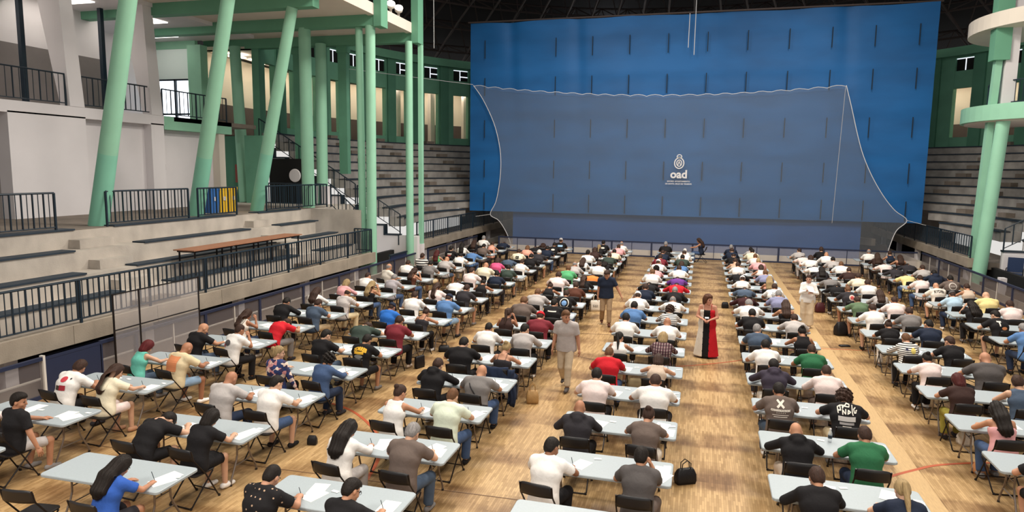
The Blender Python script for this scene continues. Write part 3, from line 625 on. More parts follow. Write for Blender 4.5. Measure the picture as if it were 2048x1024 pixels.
MB().tube([(0.0, 0, 15), (-0.02, 0, 11.1)], 0.02, 5).build('rope_strand', 'net_rope', t); MB().tube([(-0.32, 0, 13.3), (-0.34, 0, 11.5)], 0.02, 5).build('rope_strand', 'net_rope', t)
MB().tube([(-12.4, 31, 14), (-12.38, 31, 10.4)], 0.012, 4).build('hanging_cable', 'net_rope'); tag(bpy.data.objects['hanging_cable'], 'thin cable hanging from the roof beside the canopy corner', 'cable')

def text_mesh(body, size, name, mat, bold=0.0, extrude=0.0):
    cu = bpy.data.curves.new(name, 'FONT'); cu.body = body; cu.size = size; cu.align_x = 'CENTER'; cu.align_y = 'CENTER'; cu.offset = bold; cu.extrude = extrude; cu.resolution_u = 3
    o = bpy.data.objects.new(name, cu); COL.objects.link(o); dg = bpy.context.evaluated_depsgraph_get()
    me = bpy.data.meshes.new_from_object(o.evaluated_get(dg)); bpy.data.objects.remove(o); bpy.data.curves.remove(cu)
    me.name = name; me.materials.clear(); me.materials.append(MAT[mat]); return me
lg = empty('emblem', (0.72, -0.07, 4.7)); lg.parent = net; lg['label'] = 'white crest with letters and two lines of small text'
def put(me, nm, x, z):
    o = obj(nm, me, lg); o.location = (x, 0, z); o.rotation_euler = (math.pi / 2, 0, 0); return o
put(text_mesh('oad', 0.62, 'letters', 'net_rope', 0.02, 0.004), 'letters', 0.0, -0.05); put(text_mesh('EXCMO. AYUNTAMIENTO', 0.105, 'small_text', 'net_rope', 0.003, 0.003), 'small_text', 0, -0.43); put(text_mesh('DE SANTA CRUZ DE TENERIFE', 0.105, 'small_text', 'net_rope', 0.003, 0.003), 'small_text', 0, -0.57)
def flat_ring(rx, rz, w, z, n=28, a0=0, a1=360):
    mb = MB(); v = []; f = []
    for i in range(n + 1):
        a = math.radians(a0 + (a1 - a0) * i / n); v += [(rx * math.cos(a), 0, z + rz * math.sin(a)), ((rx - w) * math.cos(a), 0, z + (rz - w) * math.sin(a)), ((rx - w) * math.cos(a), 0.01, z + (rz - w) * math.sin(a)), (rx * math.cos(a), 0.01, z + rz * math.sin(a))]
    for i in range(n):
        for k in range(4): f.append((4 * i + k, 4 * i + (k + 1) % 4, 4 * i + 4 + (k + 1) % 4, 4 * i + 4 + k))
    return mb.add(v, f)
flat_ring(0.28, 0.32, 0.06, 0.58).build('crest_ring', 'net_rope', lg); flat_ring(0.16, 0.2, 0.05, 0.58).build('crest_shield', 'net_rope', lg)
flat_ring(0.15, 0.14, 0.05, 0.93, a0=0, a1=180).build('crown_band', 'net_rope', lg); MB().box(-0.14, 0.14, 0, 0.01, 0.86, 0.93).build('crown_base', 'net_rope', lg)
for s in (-1, 1): MB().add([(s * 0.05, 0, 0.46), (s * 0.1, 0, 0.46), (s * 0.02, 0, 0.72), (s * -0.02, 0, 0.72), (s * 0.05, 0.01, 0.46), (s * 0.1, 0.01, 0.46), (s * 0.02, 0.01, 0.72), (s * -0.02, 0.01, 0.72)], [(0, 1, 2, 3), (4, 5, 6, 7), (0, 1, 5, 4), (1, 2, 6, 5), (2, 3, 7, 6), (3, 0, 4, 7)]).build('crest_bar', 'net_rope', lg)

rf = struct('ceiling', 'dark domed roof underside')
def dome(r0, r1, n=20, seg=48):
    mb = MB(); v = []; f = []
    for j in range(n + 1):
        r = r0 + (r1 - r0) * j / n; z = 21.0 - 8.6 * (r / 30) ** 2
        for i in range(seg): a = 2 * math.pi * i / seg; v.append((CX + r * math.cos(a), 30 + r * math.sin(a), z))
    for j in range(n):
        for i in range(seg): f.append((j * seg + i, j * seg + (i + 1) % seg, (j + 1) * seg + (i + 1) % seg, (j + 1) * seg + i))
    return mb.add(v, f)
dome(12, 31).build('roof_skin', 'roof_dark', rf, True)
MB().box(-8.9, -6.1, 53.0, 54.4, 14.6, 14.7).build('skylight_pane', 'skylight_glow', rf)
tr = tag(empty('roof_truss', (CX, 30, 14)), 'dark steel space frame under the roof above the curtain', 'truss')
def rz(r): return 20.4 - 8.6 * (r / 30) ** 2 - 14
for r, dz in ((14, 0), (17, 0), (20, 0), (22.5, 0), (25, 0), (27.5, 0), (15.5, 1.3), (18.5, 1.3), (21.3, 1.3), (23.8, 1.3), (26.3, 1.3)):
    MB().tube([(r * math.cos(math.radians(a)), r * math.sin(math.radians(a)), rz(r) + dz - 1.2) for a in range(20, 161, 4)], 0.07, 5).build('ring_chord', 'truss', tr)
for a in range(20, 161, 5):
    c, s = math.cos(math.radians(a)), math.sin(math.radians(a)); MB().tube([(r * c, r * s, rz(r) - 1.2) for r in (14, 17, 20, 22.5, 25, 27.5)], 0.07, 5).build('radial_chord', 'truss', tr)
dg_ = MB()
for a in range(20, 160, 5):
    for (ra, rb_) in ((14, 15.5), (17, 15.5), (17, 18.5), (20, 18.5), (20, 21.3), (22.5, 21.3), (22.5, 23.8), (25, 23.8), (25, 26.3), (27.5, 26.3)):
        for da in (0, 5):
            a1, a2 = math.radians(a + da), math.radians(a + 2.5)
            dg_.tube([(ra * math.cos(a1), ra * math.sin(a1), rz(ra) - 1.2), (rb_ * math.cos(a2), rb_ * math.sin(a2), rz(rb_) + 0.1)], 0.05, 4, cap=False)
o = dg_.build('diagonal_brace', 'truss', tr); o['kind'] = 'stuff'

# ------------------------------------------------------------------ furniture on the stands
for i, yy in enumerate((17.4, 19.25, 21.1)):
    t = tag(empty('long_table', (-14.3, yy, 1.6)), ('nearest', 'middle', 'farthest')[i] + ' of three narrow brown tables standing on the grandstand tier', 'table', 'brown tables on the tier')
    MB().box(-0.36, 0.36, -0.93, 0.93, 0.76, 0.79).build('table_top', 'wood_brown', t)
    lm = MB().box(-0.018, 0.018, -0.018, 0.018, 0.0, 0.76).mesh('leg', 'chair_tube')
    for sx in (-0.26, 0.27):
        for sy in (-0.8, 0.8): obj('leg', lm, t).location = (sx, sy, 0.0)
    MB().box(-0.3, 0.3, -0.85, 0.85, 0.71, 0.76).build('apron', 'chair_tube', t)
for i, (m, lab) in enumerate((('bin_blue', 'blue recycling bin on the platform behind the railing'), ('bin_yellow', 'yellow recycling bin next to the blue one'), ('bin_yellow', 'second yellow recycling bin, farther from the blue one'))):
    t = tag(empty('recycling_bin', (-17.9, 22.1 + 0.52 * i, 3.05)), lab, 'bin', 'recycling bins')
    MB().hexa([(-0.22, -0.2, 0), (0.22, -0.2, 0), (0.22, 0.2, 0), (-0.22, 0.2, 0), (-0.26, -0.24, 0.85), (0.26, -0.24, 0.85), (0.26, 0.24, 0.85), (-0.26, 0.24, 0.85)]).build('body', m, t); MB().box(-0.27, 0.27, -0.25, 0.25, 0.85, 0.95).build('lid', m, t); MB().box(0.255, 0.27, -0.06, 0.06, 0.45, 0.6).build('sticker', 'plaster_white', t)
for i, (x, yy) in enumerate(((12.55, 32.5), (13.3, 31.7))):
    t = tag(empty('armchair', (x, yy, 0.35), -0.4), 'dark blue office armchair by the thick green column' if i == 0 else 'second dark blue armchair, cut by the right picture edge', 'chair', 'blue armchairs')
    MB().box(-0.27, 0.27, -0.27, 0.27, 0.36, 0.46).build('seat', 'navy_fabric', t); MB().box(-0.27, 0.27, 0.22, 0.3, 0.5, 1.1).build('backrest', 'navy_fabric', t)
    lm = MB().box(-0.02, 0.02, -0.02, 0.02, 0, 0.38).mesh('leg', 'chair_black')
    for sx in (-0.25, 0.25):
        for sy in (-0.24, 0.24): obj('leg', lm, t).location = (sx, sy, 0)
        MB().tube([(sx * 1.15, 0.25, 0.66), (sx * 1.15, -0.26, 0.66), (sx * 1.1, -0.26, 0.4)], 0.02, 6).build('armrest', 'chair_black', t)
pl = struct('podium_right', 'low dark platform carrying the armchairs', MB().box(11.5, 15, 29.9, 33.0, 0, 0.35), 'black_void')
# ------------------------------------------------------------------ folding tables and chairs
FOOT = MB().lathe([(0.018, 0.0), (0.02, 0.01), (0.017, 0.03)], 8).mesh('foot_cap', 'chair_black')
def footed(me, p): me['foot'] = p; return me
def rrect(hx, hy, r, n=5):
    P = []
    for cx, cy, a0 in ((hx - r, hy - r, 0), (-hx + r, hy - r, 90), (-hx + r, -hy + r, 180), (hx - r, -hy + r, 270)):
        for i in range(n + 1): a = math.radians(a0 + 90 * i / n); P.append((cx + r * math.cos(a), cy + r * math.sin(a)))
    return P
def stack_prism(rings):
    n = len(rings[0][0]); v = []; f = []
    for poly, z in rings: v += [(x, y, z) for x, y in poly]
    for j in range(len(rings) - 1):
        for i in range(n): f.append((j * n + i, j * n + (i + 1) % n, (j + 1) * n + (i + 1) % n, (j + 1) * n + i))
    f += [tuple(reversed(range(n))), tuple((len(rings) - 1) * n + i for i in range(n))]
    return MB().add(v, f)
TW, TD, TH = 1.83, 0.76, 0.74
def table_parts(hx):
    top = stack_prism([(rrect(hx - 0.02, 0.36, 0.05), TH - 0.05), (rrect(hx, 0.38, 0.06), TH - 0.035), (rrect(hx, 0.38, 0.06), TH - 0.008), (rrect(hx - 0.008, 0.372, 0.055), TH)]).mesh('table_top', 'tabletop')
    legs = []
    for s in (-1, 1):
        x = s * (hx - 0.27)
        for q in (-1, 1): legs.append(footed(MB().tube([(x, q * 0.13, TH - 0.06), (x, q * 0.14, 0.42), (x, q * 0.17, 0.33), (x, q * 0.30, 0.08), (x, q * 0.31, 0.0)], 0.0145, 7).mesh('leg', 'table_leg'), (x, q * 0.31, 0.0)))
    bars = [MB().tube([(s * (hx - 0.27), -0.2, 0.27), (s * (hx - 0.27), 0.2, 0.27)], 0.009, 6).mesh('crossbar', 'table_leg') for s in (-1, 1)]
    braces = [MB().tube([(s * (hx - 0.27), 0, 0.5), (s * (hx - 0.75), 0, TH - 0.06)], 0.008, 6).mesh('brace', 'chair_tube') for s in (-1, 1)]
    yokes = [MB().tube([(s * (hx - 0.27), -0.14, 0.5), (s * (hx - 0.27), 0.14, 0.5)], 0.009, 6).mesh('yoke', 'table_leg') for s in (-1, 1)]
    return [('table_top', top)] + [('leg', l) for l in legs] + [('crossbar', b) for b in bars] + [('brace', b) for b in braces] + [('yoke', b) for b in yokes]
TPARTS = {w: table_parts(w / 2) for w in (1.83, 1.88)}
def joined(parts, name):
    bm = bmesh.new(); mats = []
    for _, me in parts:
        k = len(bm.faces); bm.from_mesh(me); bm.faces.ensure_lookup_table(); m = me.materials[0]
        if m not in mats: mats.append(m)
        for f in bm.faces[k:]: f.material_index = mats.index(m)
    out = bpy.data.meshes.new(name); bm.to_mesh(out); bm.free()
    for m in mats: out.materials.append(m)
    return out

def chair_parts():
    seat = stack_prism([(rrect(0.19, 0.19, 0.06), 0.425), (rrect(0.2, 0.2, 0.07), 0.435), (rrect(0.2, 0.2, 0.07), 0.45), (rrect(0.185, 0.185, 0.06), 0.455)]).mesh('seat', 'chair_black')
    V = []; F = []; n = 10                       # curved back panel with rounded top corners
    for j in range(5):
        for i in range(n + 1):
            u = -1 + 2 * i / n; z = 0.69 + 0.185 * j / 4; w = 0.225 - (0.03 if j == 4 else 0) - (0.012 if j == 0 else 0)
            V.append((u * w, -0.235 - 0.03 * (1 - u * u) - 0.035 * (j / 4), z - (0.018 * u ** 4 if j == 4 else 0)))
    m = len(V); V += [(x, y + 0.014, z) for x, y, z in V]
    for j in range(4):
        for i in range(n): o = j * (n + 1) + i; F += [(o, o + 1, o + n + 2, o + n + 1), (m + o, m + o + n + 1, m + o + n + 2, m + o + 1)]
    for i in range(n): F += [(i, m + i, m + i + 1, i + 1), (4 * (n + 1) + i, 4 * (n + 1) + i + 1, m + 4 * (n + 1) + i + 1, m + 4 * (n + 1) + i)]
    for j in range(4): a, b = j * (n + 1), (j + 1) * (n + 1); F += [(a, b, m + b, m + a), (a + n, m + a + n, m + b + n, b + n)]
    back = MB().add(V, F).mesh('backrest', 'chair_black', True)
    P = [('seat', seat), ('backrest', back)]
    for s in (-1, 1):
        P.append(('front_leg', footed(MB().tube([(s * 0.217, -0.268, 0.855), (s * 0.217, -0.225, 0.70), (s * 0.217, -0.02, 0.43), (s * 0.217, 0.21, 0.0)], 0.0115, 6).mesh('front_leg', 'chair_tube'), (s * 0.217, 0.21, 0.0))))
        P.append(('rear_leg', footed(MB().tube([(s * 0.20, 0.13, 0.43), (s * 0.20, -0.27, 0.03), (s * 0.19, -0.285, 0.012)], 0.0115, 6).mesh('rear_leg', 'chair_tube'), (s * 0.19, -0.285, 0.0))))
    P.append(('floor_bar', MB().tube([(-0.19, -0.285, 0.012), (0.19, -0.285, 0.012)], 0.0115, 6).mesh('floor_bar', 'chair_tube')))
    P.append(('stretcher', MB().tube([(-0.217, 0.15, 0.11), (0.217, 0.15, 0.11)], 0.009, 6).mesh('stretcher', 'chair_tube')))
    return P
CPARTS = chair_parts(); CJOIN = joined(CPARTS, 'folding_chair'); TJOIN = {w: joined(TPARTS[w], 'folding_table') for w in TPARTS}
def place(name, parts, join, loc, rz, near, label, cat, group):
    if near:
        t = empty(name, loc, rz)
        for nm, me in parts:
            q = obj(nm, me, t)
            if nm.endswith('leg') and near == 2:
                f_ = obj('foot_cap', FOOT, q); f_.location = me['foot']
    else:
        t = obj(name, join); t.location = loc; t.rotation_euler = (0, 0, rz)
    return tag(t, label, cat, group)

# ------------------------------------------------------------------ implicit-surface figures
def smin(a, b, k):
    h = np.clip(0.5 + 0.5 * (b - a) / k, 0, 1); return b + (a - b) * h - k * h * (1 - h)
def cone(P, a, b, ra, rb, sx=1.0):
    a = np.array(a, float); b = np.array(b, float); S = np.array([sx, 1, 1]); q = (P - a) * S; d = (b - a) * S
    L2 = max(float(d @ d), 1e-9); t = np.clip((q @ d) / L2, 0, 1)
    return np.linalg.norm(q - t[..., None] * d, axis=-1) - (ra + (rb - ra) * t)
def ell(P, c, r):
    r = np.array(r, float); q = (P - np.array(c, float)) / r; n = np.linalg.norm(q, axis=-1); return (n - 1) * r.min() * (0.5 + 0.5 * np.clip(n, 0, 2))
def snet(fn, lo, hi, h):
    lo = np.array(lo, float); n = np.ceil((np.array(hi) - lo) / h).astype(int) + 1
    g = np.stack(np.meshgrid(*[lo[i] + h * np.arange(n[i]) for i in range(3)], indexing='ij'), -1)
    F = fn(g); s = F < 0
    c = [(i, j, k) for i in (0, 1) for j in (0, 1) for k in (0, 1)]
    sl = lambda A, o: A[o[0]:n[0] - 1 + o[0], o[1]:n[1] - 1 + o[1], o[2]:n[2] - 1 + o[2]]
    cnt = sum(sl(s, o).astype(int) for o in c); mix = (cnt > 0) & (cnt < 8)
    idx = -np.ones(mix.shape, int); I = np.argwhere(mix); idx[mix] = np.arange(len(I))
    acc = np.zeros((len(I), 3)); w = np.zeros(len(I))
    for o in c:
        for ax in range(3):
            if o[ax]: continue
            o2 = list(o); o2[ax] = 1; fa = sl(F, o)[mix]; fb = sl(F, tuple(o2))[mix]; x = (fa < 0) != (fb < 0)
            t = np.where(x, fa / np.where(fa == fb, 1, fa - fb), 0); p = np.array(o, float)[None].repeat(len(I), 0); p[:, ax] += t
            acc += p * x[:, None]; w += x
    V = lo + h * (I + acc / w[:, None]); Q = []
    for ax in range(3):
        b_, c_ = (ax + 1) % 3, (ax + 2) % 3; sa = [slice(None)] * 3; sb = [slice(None)] * 3; sa[ax] = slice(0, -1); sb[ax] = slice(1, None)
        a0, b0 = s[tuple(sa)], s[tuple(sb)]; E = np.argwhere(a0 != b0); ok = (E[:, b_] > 0) & (E[:, c_] > 0) & (E[:, b_] < n[b_] - 1) & (E[:, c_] < n[c_] - 1); E = E[ok]
        if not len(E): continue
        fl_ = a0[tuple(E.T)]; db = np.zeros(3, int); db[b_] = 1; dc = np.zeros(3, int); dc[c_] = 1
        q = np.stack([idx[tuple((E - db - dc).T)], idx[tuple((E - dc).T)], idx[tuple(E.T)], idx[tuple((E - db).T)]], 1)
        q[~fl_] = q[~fl_][:, ::-1]; Q.append(q)
    return V, np.concatenate(Q)
def pymesh(name, chunks, mats):
    """chunks: (verts, faces, material index); one mesh"""
    V = []; F = []; M = []; o = 0
    for v, f, m in chunks:
        V.append(np.asarray(v)); F += [tuple(int(i) + o for i in q) for q in f]; M += [m] * len(f); o += len(v)
    me = bpy.data.meshes.new(name); me.from_pydata(np.concatenate(V).tolist(), [], F); me.polygons.foreach_set('material_index', M); me.polygons.foreach_set('use_smooth', [True] * len(F))
    for m in mats: me.materials.append(MAT[m])
    return me
def rotx(a): c, s = math.cos(a), math.sin(a); return np.array([[1, 0, 0], [0, c, -s], [0, s, c]])
def roty(a): c, s = math.cos(a), math.sin(a); return np.array([[c, 0, s], [0, 1, 0], [-s, 0, c]])
def rotz(a): c, s = math.cos(a), math.sin(a); return np.array([[c, -s, 0], [s, c, 0], [0, 0, 1]])

# head: skull, jaw, nose, ears; the neck runs down into the collar
def head_sdf(P):
    d = ell(P, (0, -0.008, 0.022), (0.077, 0.098, 0.103)); d = smin(d, ell(P, (0, 0.024, -0.045), (0.058, 0.068, 0.088)), 0.03); d = smin(d, ell(P, (0, 0.07, -0.108), (0.026, 0.02, 0.02)), 0.03)
    for s in (-1, 1):
        d = np.maximum(d, -(np.linalg.norm(P - np.array([s * 0.033, 0.108, 0.004]), axis=-1) - 0.02)); d = smin(d, ell(P, (s * 0.08, -0.005, -0.012), (0.011, 0.022, 0.033)), 0.008); d = smin(d, ell(P, (s * 0.04, 0.06, -0.035), (0.026, 0.026, 0.026)), 0.02)
    d = smin(d, cone(P, (0, 0.09, 0.012), (0, 0.106, -0.03), 0.010, 0.015), 0.012); d = smin(d, cone(P, (-0.018, 0.088, -0.071), (0.018, 0.088, -0.071), 0.010, 0.010), 0.01)
    return smin(d, cone(P, (0, -0.02, -0.07), (0, -0.035, -0.18), 0.055, 0.058), 0.03)
HV, HF = snet(head_sdf, (-0.11, -0.13, -0.24), (0.11, 0.14, 0.145), 0.0095)
def ball(c, r, n=6, m=8):
    v = []; f = []
    for j in range(n + 1):
        for i in range(m): a = math.pi * j / n; b = 2 * math.pi * i / m; v.append((c[0] + r[0] * math.sin(a) * math.cos(b), c[1] + r[1] * math.sin(a) * math.sin(b), c[2] + r[2] * math.cos(a)))
    for j in range(n):
        for i in range(m): f.append((j * m + i, (j + 1) * m + i, (j + 1) * m + (i + 1) % m, j * m + (i + 1) % m))
    return np.array(v), f
FACE = [(*ball((s * 0.033, 0.086, 0.004), (0.012, 0.009, 0.009)), 1) for s in (-1, 1)] + [(*ball((s * 0.034, 0.096, 0.026), (0.018, 0.006, 0.005)), 1) for s in (-1, 1)] + [(*ball((0, 0.096, -0.071), (0.022, 0.006, 0.007)), 2)]
# hand: palm, four unequal fingers with a knuckle bend, thumb from the side of the palm; wrist at origin, fingers along +y, palm down
def hand_sdf(curl):
    def f(P):
        d = cone(P, (0, 0.0, 0), (0, 0.075, 0), 0.024, 0.036, 1.0); q = P * np.array([1, 1, 1.7]); d = np.maximum(cone(q, (0, 0.0, 0), (0, 0.07, 0), 0.03, 0.042), -1)
        for i, (x, L) in enumerate(((-0.032, 0.062), (-0.011, 0.076), (0.011, 0.072), (0.031, 0.055))):
            k = np.array([x, 0.092, 0.0]); c1 = curl * 0.6; m_ = k + np.array([x * 0.15, L * 0.55 * math.cos(c1), -L * 0.55 * math.sin(c1)]); e = m_ + np.array([0, L * 0.55 * math.cos(c1 + curl), -L * 0.55 * math.sin(c1 + curl)])
            d = smin(d, np.minimum(cone(P, k, m_, 0.0105, 0.0095), cone(P, m_, e, 0.0095, 0.0075)), 0.006)
        return smin(d, np.minimum(cone(P, (-0.03, 0.03, 0), (-0.058, 0.068, -0.012), 0.014, 0.011), cone(P, (-0.058, 0.068, -0.012), (-0.05, 0.098, -0.02), 0.011, 0.008)), 0.01)
    return f
HAND = {}
for nm, cu in (('flat', 0.35), ('grip', 0.95)): HAND[nm] = snet(hand_sdf(cu), (-0.085, -0.045, -0.12), (0.065, 0.25, 0.05), 0.0068)

def dirz(a): return np.array([0, math.sin(a), math.cos(a)])
def ik(J, T, a, b, hint):
    J, T = np.array(J, float), np.array(T, float); D = T - J; L = np.linalg.norm(D); Lc = min(L, (a + b) * 0.995); u = D / L; T = J + u * Lc
    x = (a * a - b * b + Lc * Lc) / (2 * Lc); h = math.sqrt(max(a * a - x * x, 1e-6)); p = np.array(hint, float); p -= u * (p @ u); p /= np.linalg.norm(p)
    return J + u * x + p * h, T
D2 = math.radians
# seated poses: lean of lower and upper back, head pitch and turn, wrists, elbow hints, hand kinds
POSE = {
 'write': dict(l1=11, l2=26, hp=44, hy=0, rh=(0.16, 0.56, 0.785), lh=(-0.20, 0.50, 0.785), kr='grip', kl='flat'),
 'left':  dict(l1=14, l2=32, hp=40, hy=-22, rh=(0.08, 0.55, 0.785), lh=(-0.24, 0.50, 0.785), kr='grip', kl='flat'),
 'tilt':  dict(l1=10, l2=26, hp=38, hy=22, rh=(0.22, 0.56, 0.785), lh=(-0.14, 0.52, 0.785), kr='grip', kl='flat'),
 'hunch': dict(l1=26, l2=58, hp=92, hy=0, rh=(0.20, 0.70, 0.785), lh=(-0.22, 0.66, 0.785), kr='grip', kl='flat'),
 'up':    dict(l1=3, l2=10, hp=22, hy=6, rh=(0.15, 0.47, 0.785), lh=(-0.17, 0.46, 0.785), kr='flat', kl='flat'),
 'wide':  dict(l1=18, l2=36, hp=50, hy=0, rh=(0.20, 0.60, 0.785), lh=(-0.22, 0.60, 0.785), kr='grip', kl='flat', he=1.0),
 'chin':  dict(l1=12, l2=26, hp=30, hy=10, rh=(0.11, 0.42, 1.02), lh=(-0.16, 0.52, 0.785), kr='grip', kl='flat', re=(0.35, 0.45, -1)),
 'hold':  dict(l1=14, l2=30, hp=44, hy=-6, rh=(0.18, 0.55, 0.785), lh=(-0.12, 0.40, 1.06), kr='grip', kl='grip', le=(-0.5, 0.4, -1)),
 'rest':  dict(l1=4, l2=10, hp=10, hy=58, rh=(0.36, 0.14, 0.47), lh=(-0.10, 0.52, 0.785), kr='flat', kl='flat', re=(0.5, -0.6, -0.3)),
}
STAND = {
 'walk':  dict(l1=1, l2=5, hp=10, hy=-38, rh=(0.30, 0.08, 0.80), lh=(-0.31, 0.0, 0.78), kr='flat', kl='flat', re=(0.4, -1, 0), le=(-0.4, -1, 0), feet=((-0.10, 0.25, 0.0), (0.10, -0.22, 0.08))),
 'walk2': dict(l1=2, l2=8, hp=28, hy=20, rh=(0.26, 0.02, 0.80), lh=(-0.46, 0.10, 0.92), kr='flat', kl='flat', re=(0.4, -1, 0), le=(-0.4, -1, 0), feet=((-0.10, 0.18, 0.0), (0.11, -0.16, 0.05))),
 'hold2': dict(l1=0, l2=4, hp=6, hy=-45, rh=(0.07, 0.24, 1.06), lh=(-0.07, 0.24, 1.06), kr='grip', kl='grip', re=(0.8, -0.5, -0.6), le=(-0.8, -0.5, -0.6), feet=((-0.09, 0.03, 0.0), (0.09, -0.02, 0.0))),
 'hold3': dict(l1=0, l2=4, hp=8, hy=8, rh=(0.03, 0.26, 1.22), lh=(-0.10, 0.27, 1.16), kr='grip', kl='grip', re=(0.8, -0.4, -0.7), le=(-0.8, -0.4, -0.7), feet=((-0.09, 0.03, 0.0), (0.09, -0.02, 0.0))),
}
def skeleton(pose, build, dx=0.0):
    st = pose in STAND; p = (STAND if st else POSE)[pose]; f = build == 'f'; K = {}
    a1, a2, hp = D2(p['l1']), D2(p['l2']), D2(p['hp']); k = 0.94 if f else 1.0
    P0 = np.array([0, 0.0, (0.912 if f else 0.955) if st else 0.535]); W = P0 + 0.165 * k * dirz(a1); C = W + 0.19 * k * dirz((a1 + a2) / 2); S = C + 0.145 * k * dirz(a2); Nk = S + 0.048 * dirz(a2 * 1.05)
    a3 = a2 + (hp - a2) * 0.5; H = Nk + 0.052 * dirz(a3) + 0.088 * dirz(hp) + 0.03 * np.array([0, math.cos(hp), -math.sin(hp)])
    K.update(P=P0, W=W, C=C, S=S, N=Nk, H=H, hp=hp, hy=D2(p['hy']), a2=a2, st=st, f=f, k=k)
    sw = 0.155 if f else 0.185
    for s, nm in ((1, 'r'), (-1, 'l')):
        J = S + np.array([s * sw, 0, -0.02]); T = p['rh' if s > 0 else 'lh']; hint = p.get('re' if s > 0 else 'le', (s * (1.0 if p.get('he') else 0.75), -0.35, -0.25))
        E, T2 = ik(J, T, 0.29 * k, 0.255 * k, hint); K['J' + nm], K['E' + nm], K['T' + nm] = J, E, T2; K['k' + nm] = p['kr' if s > 0 else 'kl']
        hip = P0 + np.array([s * 0.092, 0.02, -0.035])
        if st:
            ft = np.array(p['feet'][0 if s < 0 else 1], float); ank = ft + np.array([0, 0, 0.085]); kn, ank = ik(hip, ank, 0.43 * k, 0.42 * k, (0, 1, 0.0))
        else: kn = np.array([s * (0.13 if f else 0.19), 0.43 * k, 0.50]); ank = np.array([s * (0.12 if f else 0.17), 0.36 + 0.05 * s, 0.09])
        K['h' + nm], K['q' + nm], K['a' + nm] = hip, kn, ank
    return K
def d_torso(P, K, e=0.0, k=0.05):
    f = K['f']; sx = 0.70; sc = 0.90 if f else 1.0
    d = cone(P, K['P'], K['W'], (0.128 if f else 0.125) + e, 0.112 * sc + e, sx); d = smin(d, cone(P, K['W'], K['C'], 0.112 * sc + e, 0.126 * sc + e, sx), k); d = smin(d, cone(P, K['C'], K['S'], 0.126 * sc + e, 0.088 * sc + e, sx * 0.95), k)
    return smin(d, cone(P, K['Jl'], K['Jr'], 0.062 * sc + e, 0.062 * sc + e), k)
def d_arm(P, K, s, e=0.0, t=1.0):
    J, E, T = K['J' + s], K['E' + s], K['T' + s]; m = 0.84 if K['f'] else 1.0
    if t <= 1.0: return np.maximum(cone(P, J, E, 0.056 * m + e, 0.046 * m + e), (P - (J + (E - J) * t)) @ ((E - J) / np.linalg.norm(E - J)))
    u = cone(P, J, E, 0.056 * m + e, 0.045 * m + e); v = cone(P, E, T, 0.045 * m + e, 0.029 * m + e * 0.8)
    return np.minimum(u, v) if t >= 2 else np.minimum(u, np.maximum(v, (P - (E + (T - E) * (t - 1))) @ ((T - E) / np.linalg.norm(T - E))))
def d_leg(P, K, s, e=0.0, t=2.0, flare=0.0):
    h, q, a = K['h' + s], K['q' + s], K['a' + s]; m = 0.95 if K['f'] else 1.0; u = cone(P, h, q, 0.088 * m + e, 0.062 * m + e)
    if t <= 1: return np.maximum(u, (P - (h + (q - h) * t)) @ ((q - h) / np.linalg.norm(q - h)))
    v = cone(P, q, a, 0.060 * m + e, 0.042 * m + e + flare)
    return smin(u, v, 0.02) if t >= 2 else smin(u, np.maximum(v, (P - (q + (a - q) * (t - 1))) @ ((a - q) / np.linalg.norm(a - q))), 0.02)
def bounds(K, keys, pad):
    A = np.stack([K[k] for k in keys]); return A.min(0) - pad, A.max(0) + pad
CACHE = {}
def head_matrix(K):
    R = rotz(-K['hy']) @ rotx(-K['hp']) if K['st'] or K['hp'] < 0.3 else rotx(-K['hp']) @ rotz(-K['hy'])
    return R, K['H']
def body_mesh(pose, build):
    key = ('body', pose, build)
    if key in CACHE: return CACHE[key]
    K = skeleton(pose, build); L, R = 'l', 'r'
    def f(P):
        d = d_torso(P, K, -0.012)
        for s in 'lr': d = smin(d, d_arm(P, K, s, 0, 2), 0.02); d = smin(d, d_leg(P, K, s, -0.002), 0.03)
        d = smin(d, cone(P, K['S'], K['N'], 0.075, 0.057), 0.03)
        for s in 'lr': d = smin(d, cone(P, K['a' + s] + np.array([0, -0.03, -0.045]), K['a' + s] + np.array([0, 0.13, -0.055]), 0.036, 0.026), 0.02)
        return d
    lo, hi = bounds(K, ['P', 'S', 'N'] + [a + s for a in 'JETqha' for s in 'lr'], 0.15); hi[1] += 0.1; lo[2] = max(lo[2], -0.01)
    V, F = snet(f, lo, hi, 0.0175); ch = [(V, F, 0)]
    Rm, H = head_matrix(K); hs = 0.99 if build == 'f' else 1.05
    ch.append((HV * hs @ Rm.T + H, HF, 0)); ch += [(v * hs @ Rm.T + H, fc, m) for v, fc, m in FACE]
    for s, sg in (('r', 1), ('l', -1)):
        v, fc = HAND[K['k' + s]]; T, E = K['T' + s], K['E' + s]; y = (T - E) / np.linalg.norm(T - E)
        if not K['st'] and T[2] < 0.9 and pose != 'rest' or (pose == 'rest' and s == 'l'): y = np.array([y[0], y[1], min(0.0, y[2]) * 0.15])
        y /= np.linalg.norm(y); up = np.array([0, 0, 1.0]) if abs(y[2]) < 0.8 else np.array([sg * 1.0, 0.0, 0])
        x = np.cross(y, up); x /= np.linalg.norm(x); z = np.cross(x, y); B = np.stack([x, y, z], 1); vv = v.copy() * (0.9 if build == 'f' else 1.0)
        if sg < 0: vv[:, 0] *= -1; fc = fc[:, ::-1]
        ch.append((vv @ B.T + T - y * 0.015, fc, 0))
    CACHE[key] = pymesh('person', ch, ['skin', 'eye', 'lip']); CACHE[('K', pose, build)] = K
    return CACHE[key]
